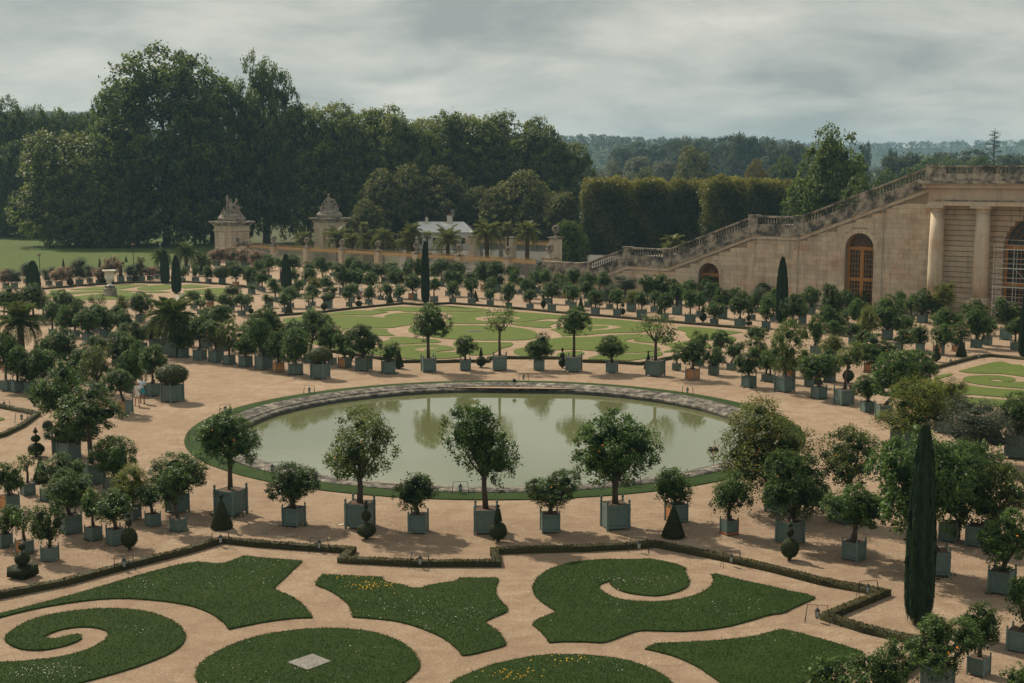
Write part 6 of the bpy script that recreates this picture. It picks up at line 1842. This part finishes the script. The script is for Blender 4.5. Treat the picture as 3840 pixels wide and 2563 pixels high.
person(pm, .35, 1.83, 'man in pale blue shirt and teal shorts walking beside a woman', SKIN2, PALEB, TEAL, cloth('short_dark_hair', (.05, .04, .035)), bag='small')
person(pw, .45, 1.66, 'blond woman in white top and white skirt with black handbag', SKIN, WHITE, WHITE, HAIR, dress=True, bag='big')
person(G(*tp('f', 965, 545)), 2.9, 1.74, 'man in white shirt and straw hat among the far tubs', SKIN, WHITE, GREYP, None, pose='stand', hat=STRAW)
person(G(*tp('e', 1470, 95)), 1.2, 1.7, 'distant walker in blue under the big trees', SKIN, PALEB, TEAL, DARK)
# visitors seated behind the terrace balustrade
def sitter(px, py, label, top, hair):
    s, z = WL(px, py, OFF - 1.6); p = WA + WD * s + WN * (OFF - 1.6)
    r = empty('person', (p.x, p.y, z_co1 - .02), rnd.uniform(2, 4)); tag(r, label, 'person')
    dz = max(.02, (z + .08) - (z_co1 + .83))
    blob_figure('body', [('e', (0, -.02, .78), (.08, .095, .115)), ('c', (0, 0, .55), (0, 0, .68), .055, .05), ('c', (-.15, 0, .5), (.15, 0, .5), .06, .06), ('c', (0, 0, .12), (0, 0, .42), .15, .14), ('c', (-.1, 0, .1), (-.16, -.4, .16), .085, .06), ('c', (.1, 0, .1), (.16, -.4, .16), .085, .06), ('c', (-.16, -.4, .16), (-.16, -.75, .05), .06, .04), ('c', (.16, -.4, .16), (.16, -.75, .05), .06, .04), ('c', (-.2, 0, .5), (-.24, -.1, .24), .05, .04), ('c', (.2, 0, .5), (.24, -.1, .24), .05, .04)], SKIN, r, .015)
    blob_figure('shirt', [('c', (0, 0, .12), (0, 0, .42), .165, .155), ('c', (-.17, 0, .5), (.17, 0, .5), .075, .075)], top, r, .016)
    blob_figure('hair', [('e', (0, .01, .82), (.09, .105, .09))], hair, r, .014)
sitter(3762, 638, 'visitor in white seated behind the terrace balustrade, left one', WHITE, HAIR)
sitter(3776, 636, 'visitor in orange seated behind the terrace balustrade, middle one', STRAW, HAIR)
sitter(3788, 634, 'visitor in pale blue seated behind the terrace balustrade, right one', PALEB, WHITE)

# ================================================================== BIG TREES
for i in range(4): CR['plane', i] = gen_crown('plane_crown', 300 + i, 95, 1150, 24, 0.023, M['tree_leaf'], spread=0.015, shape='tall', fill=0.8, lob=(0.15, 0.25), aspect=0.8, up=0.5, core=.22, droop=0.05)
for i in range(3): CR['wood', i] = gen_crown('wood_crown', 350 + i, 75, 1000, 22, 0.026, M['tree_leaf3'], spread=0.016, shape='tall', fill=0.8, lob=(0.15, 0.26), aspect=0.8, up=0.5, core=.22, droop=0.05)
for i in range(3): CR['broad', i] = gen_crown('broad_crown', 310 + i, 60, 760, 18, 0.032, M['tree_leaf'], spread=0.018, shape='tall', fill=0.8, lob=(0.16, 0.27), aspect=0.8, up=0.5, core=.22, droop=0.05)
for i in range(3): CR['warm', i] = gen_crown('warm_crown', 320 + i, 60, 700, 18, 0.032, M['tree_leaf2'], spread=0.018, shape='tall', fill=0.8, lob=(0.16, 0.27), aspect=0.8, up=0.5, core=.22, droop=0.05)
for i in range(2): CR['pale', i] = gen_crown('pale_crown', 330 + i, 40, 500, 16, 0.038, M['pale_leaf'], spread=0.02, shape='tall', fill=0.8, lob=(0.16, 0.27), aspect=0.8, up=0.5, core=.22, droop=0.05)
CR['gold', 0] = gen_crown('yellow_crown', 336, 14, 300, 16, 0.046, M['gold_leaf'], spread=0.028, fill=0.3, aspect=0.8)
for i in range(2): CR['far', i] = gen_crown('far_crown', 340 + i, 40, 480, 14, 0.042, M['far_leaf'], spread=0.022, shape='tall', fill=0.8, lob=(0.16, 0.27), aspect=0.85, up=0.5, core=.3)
NV = {'wood': 3, 'plane': 4, 'broad': 3, 'warm': 3, 'pale': 2, 'gold': 1, 'far': 2}
def big_tree(px, ytop, D, wpx, kind, label, low=0.14, group='trees behind the garden', name=None):
    k = math.hypot(1, (px - PW / 2) / F); X = (px - PW / 2) / F * D * (CP + 0.0)
    p = Vector(((px - PW / 2) / F * (D * CP + (0 - HC) * SP), D, 0)); zt = PT(px, ytop, D).z; w = wpx * depth((0, D, zt * .5)) / F
    r = empty(name or {'wood': 'plane_tree', 'plane': 'plane_tree', 'broad': 'broadleaf_tree', 'warm': 'broadleaf_tree', 'pale': 'willow_tree', 'gold': 'broadleaf_tree', 'far': 'broadleaf_tree'}[kind], p, 0); tag(r, label, 'tree', group)
    px_top = PT(px, ytop, D).x - p.x
    inst('crown', CR[kind, rnd.randrange(NV[kind])], r, (px_top * .5, 0, zt * low), (0, 0, rnd.uniform(0, 6.28)), (w, w * .9, zt * (1 - low)))
    mb = MB(); rr = zt * .016 + .08; mb.tube([(0, 0, -.2), (0, 0, zt * low), (rnd.uniform(-.3, .3), 0, zt * .45), (0, 0, zt * .8)], [rr * 1.4, rr, rr * .7, rr * .2], 9)
    for j in range(7):
        a = j * 2.4; z = zt * (low + .08 + .07 * j); l = w * rnd.uniform(.22, .36)
        mb.tube([(0, 0, z), (math.cos(a) * l * .5, math.sin(a) * l * .5, z + zt * .07), (math.cos(a) * l, math.sin(a) * l, z + zt * .17)], [rr * .5, rr * .35, rr * .1], 5)
    mb.build('trunk', M['big_bark'], r); return r
BT = [
 (625, 210, 296, 520, 'plane', 'tallest huge dark plane tree left of the gate', .06), (1000, 248, 305, 270, 'plane', 'tall narrow plane tree right beside the tallest one', .10), (450, 330, 300, 250, 'plane', 'plane tree leaning against the left flank of the tallest', .05), (800, 330, 302, 300, 'plane', 'dark plane tree between the two tallest crowns', .08),
 (290, 500, 292, 330, 'wood', 'sunlit lower tree at the left edge of the lawn', .03), (400, 590, 288, 230, 'wood', 'low bushy sunlit tree before the tallest plane', .02),
 (20, 395, 345, 210, 'plane', 'leftmost tree of the dark left wood', .06), (130, 415, 350, 200, 'plane', 'second tree of the dark left wood', .06), (245, 425, 352, 200, 'plane', 'third tree of the dark left wood', .06), (340, 430, 352, 190, 'plane', 'fourth tree of the dark left wood', .06), (-90, 400, 345, 220, 'plane', 'tree of the dark left wood at the picture edge', .06), (60, 560, 335, 190, 'broad', 'lower dark tree in the left wood', .05), (180, 600, 330, 180, 'broad', 'lowest dark tree in the left wood', .05),
 (1160, 400, 308, 250, 'wood', 'first tree of the middle wood behind the gate', .10), (1270, 420, 312, 240, 'wood', 'second tree of the middle wood', .10), (1380, 415, 310, 230, 'wood', 'third tree of the middle wood', .10), (1470, 428, 308, 230, 'wood', 'fourth tree of the middle wood', .10), (1545, 455, 306, 200, 'wood', 'fifth tree of the middle wood', .10),
 (1690, 432, 318, 250, 'wood', 'first tree of the right wood above the house', .10), (1800, 440, 316, 250, 'wood', 'second tree of the right wood above the house', .08), (1910, 450, 316, 240, 'wood', 'third tree of the right wood above the house', .08), (2020, 470, 314, 240, 'wood', 'fourth tree of the right wood above the house', .06), (2120, 535, 312, 190, 'wood', 'fifth, lowest tree of the right wood above the house', .05),
 (1440, 655, 288, 200, 'warm', 'lower olive-green tree left of the white roof', .04), (1530, 640, 292, 210, 'warm', 'lower olive-green tree just behind the white roof', .04), (1650, 645, 292, 220, 'warm', 'round tree above the white roof', .04), (1760, 720, 290, 150, 'warm', 'small round tree right of the chimneys', .04), (1835, 715, 286, 150, 'warm', 'small yellowish round tree above the palms', .04), (1960, 660, 285, 260, 'warm', 'broad round tree right of the white roof', .03), (2110, 730, 276, 150, 'warm', 'small round tree left of the clipped rows', .03),
 (2140, 836, 225, 120, 'broad', 'small cedar-like tree behind the stair foot', .02), (1380, 760, 275, 140, 'warm', 'tawny drooping tree beside the right gate pier', .03),
 (3130, 518, 232, 290, 'broad', 'big dark tree rising behind the stairs', .05), (3235, 690, 214, 190, 'broad', 'lower sunlit bush tree behind the stair balustrade', .03), (3010, 720, 240, 170, 'broad', 'dark bush tree left of the big tree behind the stairs', .03),
 (2610, 566, 430, 200, 'warm', 'rounded brown-green tree above the clipped rows', .05), (2850, 612, 400, 95, 'gold', 'yellow autumn tree above the clipped rows', .08), (2940, 600, 400, 130, 'broad', 'dark spreading tree right of the yellow one', .06),
 (2290, 620, 560, 120, 'pale', 'pale tree at the left of the pale grove', .05), (2390, 596, 600, 170, 'pale', 'pale tree in the middle of the pale grove', .05), (2490, 612, 580, 130, 'pale', 'pale tree at the right of the pale grove', .05), (2350, 660, 520, 120, 'pale', 'low pale tree in front of the pale grove', .05), (2420, 640, 470, 110, 'warm', 'small dark tree in front of the pale grove', .05),
 (2330, 560, 820, 110, 'far', 'far tree left of the pale grove', .05), (2440, 545, 860, 130, 'far', 'far tree above the pale grove', .05), (2550, 530, 840, 150, 'far', 'far tree group above the rounded tree', .05), (2680, 525, 800, 150, 'far', 'far tall tree behind the rounded tree', .05), (2780, 518, 700, 100, 'far', 'far tall slim tree with mistletoe', .05), (2870, 535, 700, 110, 'far', 'far tree right of the slim one', .05), (2960, 548, 680, 140, 'far', 'far dark tree above the dark spreading one', .05),
 (3340, 572, 760, 50, 'far', 'far dark poplar-like tree behind the big tree', .03), (3243, 545, 820, 40, 'far', 'far slim poplar behind the big tree', .03), (3400, 590, 560, 150, 'far', 'far tree right of the big tree', .04), (3480, 600, 520, 150, 'broad', 'green tree behind the upper stairs', .04), (3590, 575, 700, 170, 'far', 'far tree above the terrace', .04), (3560, 610, 480, 150, 'broad', 'dark tree just above the terrace rail', .04), (3800, 590, 600, 160, 'far', 'far tree at the right picture edge', .04), (3680, 600, 460, 170, 'broad', 'dark tree under the fir', .04), (3330, 660, 330, 150, 'broad', 'green tree above the middle of the stairs', .04), (3420, 640, 360, 130, 'broad', 'green tree left of the terrace corner', .04)]
for a in BT: big_tree(*((a[0], a[1] + (14 if a[4] in ('wood', 'plane') else 0), a[2]) + (a[3] * (1.35 if a[4] == 'far' and a[3] > 60 else 1.2 if a[4] == 'wood' else 1.0),) + a[4:]))
# fir with open tiers
p = Vector(((3710 - 1920) / F * 300, 300, 0)); zt = PT(3710, 480, 300).z; r = empty('fir_tree', p); tag(r, 'open-tiered fir standing out above the terrace', 'tree', 'trees behind the garden')
rs = np.random.RandomState(77); Cc, Nn = [], []
mb = MB(); mb.tube([(0, 0, 0), (0, 0, zt)], [.4, .05], 7)
for j in range(46):
    u = j / 46; z = zt * (.25 + .73 * u); L_ = 3.9 * (1 - u) ** .7 + .4; a = j * 2.4 + rs.uniform(-.3, .3); e = np.array([math.cos(a) * L_, math.sin(a) * L_, L_ * .22])
    mb.tube([(0, 0, z), tuple(np.array([0, 0, z]) + e)], [.07, .02], 4)
    m = 46; t = rs.uniform(.25, 1, m); Cc.append(np.array([0, 0, z]) + e[None] * t[:, None] + rs.normal(size=(m, 3)) * [.35, .35, .14]); Nn.append(unit(rs.normal(size=(m, 3)) * .5 + [0, 0, 1]))
mb.build('trunk', M['big_bark'], r); Cc = np.vstack(Cc); Nn = np.vstack(Nn); s = rs.uniform(.25, .5, len(Cc))
inst('crown', leaf_mesh('fir_crown', Cc, Nn, s, s * .4, rs.uniform(0, .5, len(Cc)), M['far_leaf'], rs), r)

# high clipped rows of trees
def clipped_row(pa, pb, ytop, D, dep, label, seed, roundl=0.0):
    k = depth((0, D, 8)) / F; xa, xb = (pa - 1920) * k, (pb - 1920) * k; zt = PT((pa + pb) / 2, ytop, D).z; W_ = xb - xa
    r = empty('clipped_tree_row', ((xa + xb) / 2, D, 0)); tag(r, label, 'hedge', 'high clipped tree rows')
    rs = np.random.RandomState(seed); n = 8500
    f = rs.uniform(size=n); x, y, z = rs.uniform(-W_ / 2, W_ / 2, n), rs.uniform(0, dep, n), rs.uniform(.3, zt, n)
    N = np.zeros((n, 3)); fr = f < .5; tp2 = (f >= .5) & (f < .72); lf = (f >= .72) & (f < .86); rt = f >= .86
    y[fr] = 0; N[fr] = [0, -1, .2]; z[tp2] = zt; N[tp2] = [0, 0, 1]; x[lf] = -W_ / 2; N[lf] = [-1, 0, .2]; x[rt] = W_ / 2; N[rt] = [1, 0, .2]
    # rounded shoulders and a lumpy surface
    cor = np.clip((np.abs(x) - W_ * .36) / (W_ * .14), 0, 1); z = np.where(z > zt * .8, z - cor ** 2 * zt * .13, z)
    fcor = np.clip((1.6 - y) / 1.6, 0, 1); z = np.where(tp2, z - fcor ** 2 * .7, z)
    z = z + np.where(z > zt * .7, .55 * np.sin(x * .9 + seed * 2) * np.sin(y * .8 + seed), 0)
    C = np.c_[x, y, z] + (np.sin(x * 1.3 + seed)[:, None] * np.sin(z * .9)[:, None] * .5) * N + rs.normal(size=(n, 3)) * .3
    tone = np.clip(.03 + rs.uniform(-.1, .25, n) + np.clip((z - zt * .80) / (zt * .2), 0, 1) * .5 + .15 * np.sin(x * .7 + z * .4) + .12 * (N[:, 0] < -.5), 0, .97)  # yellowed tops; light on tops and left sides is also put into the tone
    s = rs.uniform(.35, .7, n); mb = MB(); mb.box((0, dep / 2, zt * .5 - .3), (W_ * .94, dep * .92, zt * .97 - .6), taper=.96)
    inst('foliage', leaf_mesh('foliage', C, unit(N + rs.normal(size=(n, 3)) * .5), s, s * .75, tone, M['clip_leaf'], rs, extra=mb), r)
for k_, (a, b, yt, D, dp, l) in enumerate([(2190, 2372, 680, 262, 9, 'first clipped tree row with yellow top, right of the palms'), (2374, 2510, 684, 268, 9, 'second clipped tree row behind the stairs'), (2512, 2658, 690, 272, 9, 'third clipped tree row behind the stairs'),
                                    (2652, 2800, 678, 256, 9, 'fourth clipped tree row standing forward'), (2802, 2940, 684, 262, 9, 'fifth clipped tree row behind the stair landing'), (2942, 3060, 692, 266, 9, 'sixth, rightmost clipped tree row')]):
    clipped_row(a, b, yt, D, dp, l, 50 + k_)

# ================================================================== WOODED HILLS
def hill_z(x, y):
    z = 0.0 * x
    z = z + 55 * np.exp(-((y - 1750) / 380) ** 2) / (1 + np.exp((x - 372) / 16)) / (1 + np.exp((-x - 900) / 60)) * (1 + .04 * np.sin(x * .021))
    z = np.maximum(z, 74 * np.exp(-((y - 2900) / 500) ** 2) * (1 + .04 * np.sin(x * .006 + 1)))
    z = np.maximum(z, 80 * np.exp(-((y - 1600) / 220) ** 2) * np.exp(-((x + 560) / 190) ** 4))
    return z
xs = np.linspace(-2600, 2600, 131); ys = np.linspace(640, 3700, 78)
XX, YY = np.meshgrid(xs, ys); ZZ = hill_z(XX, YY) - 1.5
vs = np.c_[XX.ravel(), YY.ravel(), ZZ.ravel()]; nx_ = len(xs)
fs = [(j * nx_ + i, j * nx_ + i + 1, (j + 1) * nx_ + i + 1, (j + 1) * nx_ + i) for j in range(len(ys) - 1) for i in range(nx_ - 1)]
me = bpy.data.meshes.new('hills'); me.from_pydata(vs.tolist(), [], fs); me.materials.append(M['wood_floor']); me.polygons.foreach_set('use_smooth', [True] * len(fs)); structure(inst('hills', me), 'low wooded hills on the horizon')
rs = np.random.RandomState(31)
def wood(n, xr, yr, hmin, crown, label, cond=None, q=46, size=(6, 11)):
    P = np.c_[rs.uniform(*xr, n * 3), rs.uniform(*yr, n * 3)]; z = hill_z(P[:, 0], P[:, 1])
    kx = P[:, 0] / P[:, 1]
    ok = (z >= hmin) & (np.abs(kx) < .43)
    if cond is not None: ok &= cond(P, z)
    P, z = P[ok][:n], z[ok][:n]; m = len(P); R = rs.uniform(size[0], size[1], m)
    d = unit(rs.normal(size=(m * q, 3)) + [0, -.25, .5]); rr = np.repeat(R, q)
    C = np.c_[np.repeat(P, q, 0), np.repeat(z + R * .35, q)] + d * rr[:, None] * [.55, .55, .62] * rs.uniform(.85, 1.1, (m * q, 1))
    N = unit(d + rs.normal(size=d.shape) * .35); s = rr * rs.uniform(.18, .36, m * q)
    tone = np.clip(np.repeat(rs.uniform(-.2, .4, m), q) + rs.uniform(.1, .5, m * q), 0, .97)
    tag(inst('far_wood', leaf_mesh('far_wood', C, N, s, s * .8, tone, M['far_leaf'], rs)), label, 'wood', kind='stuff')
wood(1900, (-950, 430), (1250, 1800), 3, None, 'hazy wood covering the nearer long ridge', q=40)
wood(900, (-900, -380), (1330, 1640), 4, None, 'hazy wooded hill at far left', cond=lambda P, z: P[:, 0] < -400, q=34)
wood(1700, (-300, 1300), (2300, 2950), 18, None, 'blue hazy wood covering the farthest ridge', q=30, size=(8, 14))
wood(1000, (-40, 560), (620, 1250), 0, None, 'wood filling the valley before the ridges', q=60, size=(9, 15), cond=lambda P, z: (P[:, 0] / P[:, 1] > .02) & (P[:, 1] > 640) )

# haze over the whole place
mb = MB(); mb.box((0, 2150, 62), (8000, 4400, 126)); me = mb.mesh('haze', [])
m = bpy.data.materials.new('haze'); m.use_nodes = True; nt = m.node_tree
for n in list(nt.nodes): nt.nodes.remove(n)
o_ = nt.nodes.new('ShaderNodeOutputMaterial'); v_ = nt.nodes.new('ShaderNodeVolumePrincipled'); v_.inputs['Density'].default_value = 0.00016; v_.inputs['Color'].default_value = (.42, .70, .92, 1); v_.inputs['Anisotropy'].default_value = 0.2
nt.links.new(v_.outputs[0], o_.inputs['Volume']); me.materials.append(m)
tag(inst('haze', me), 'thin pale summer haze over the whole view', 'haze', kind='stuff')
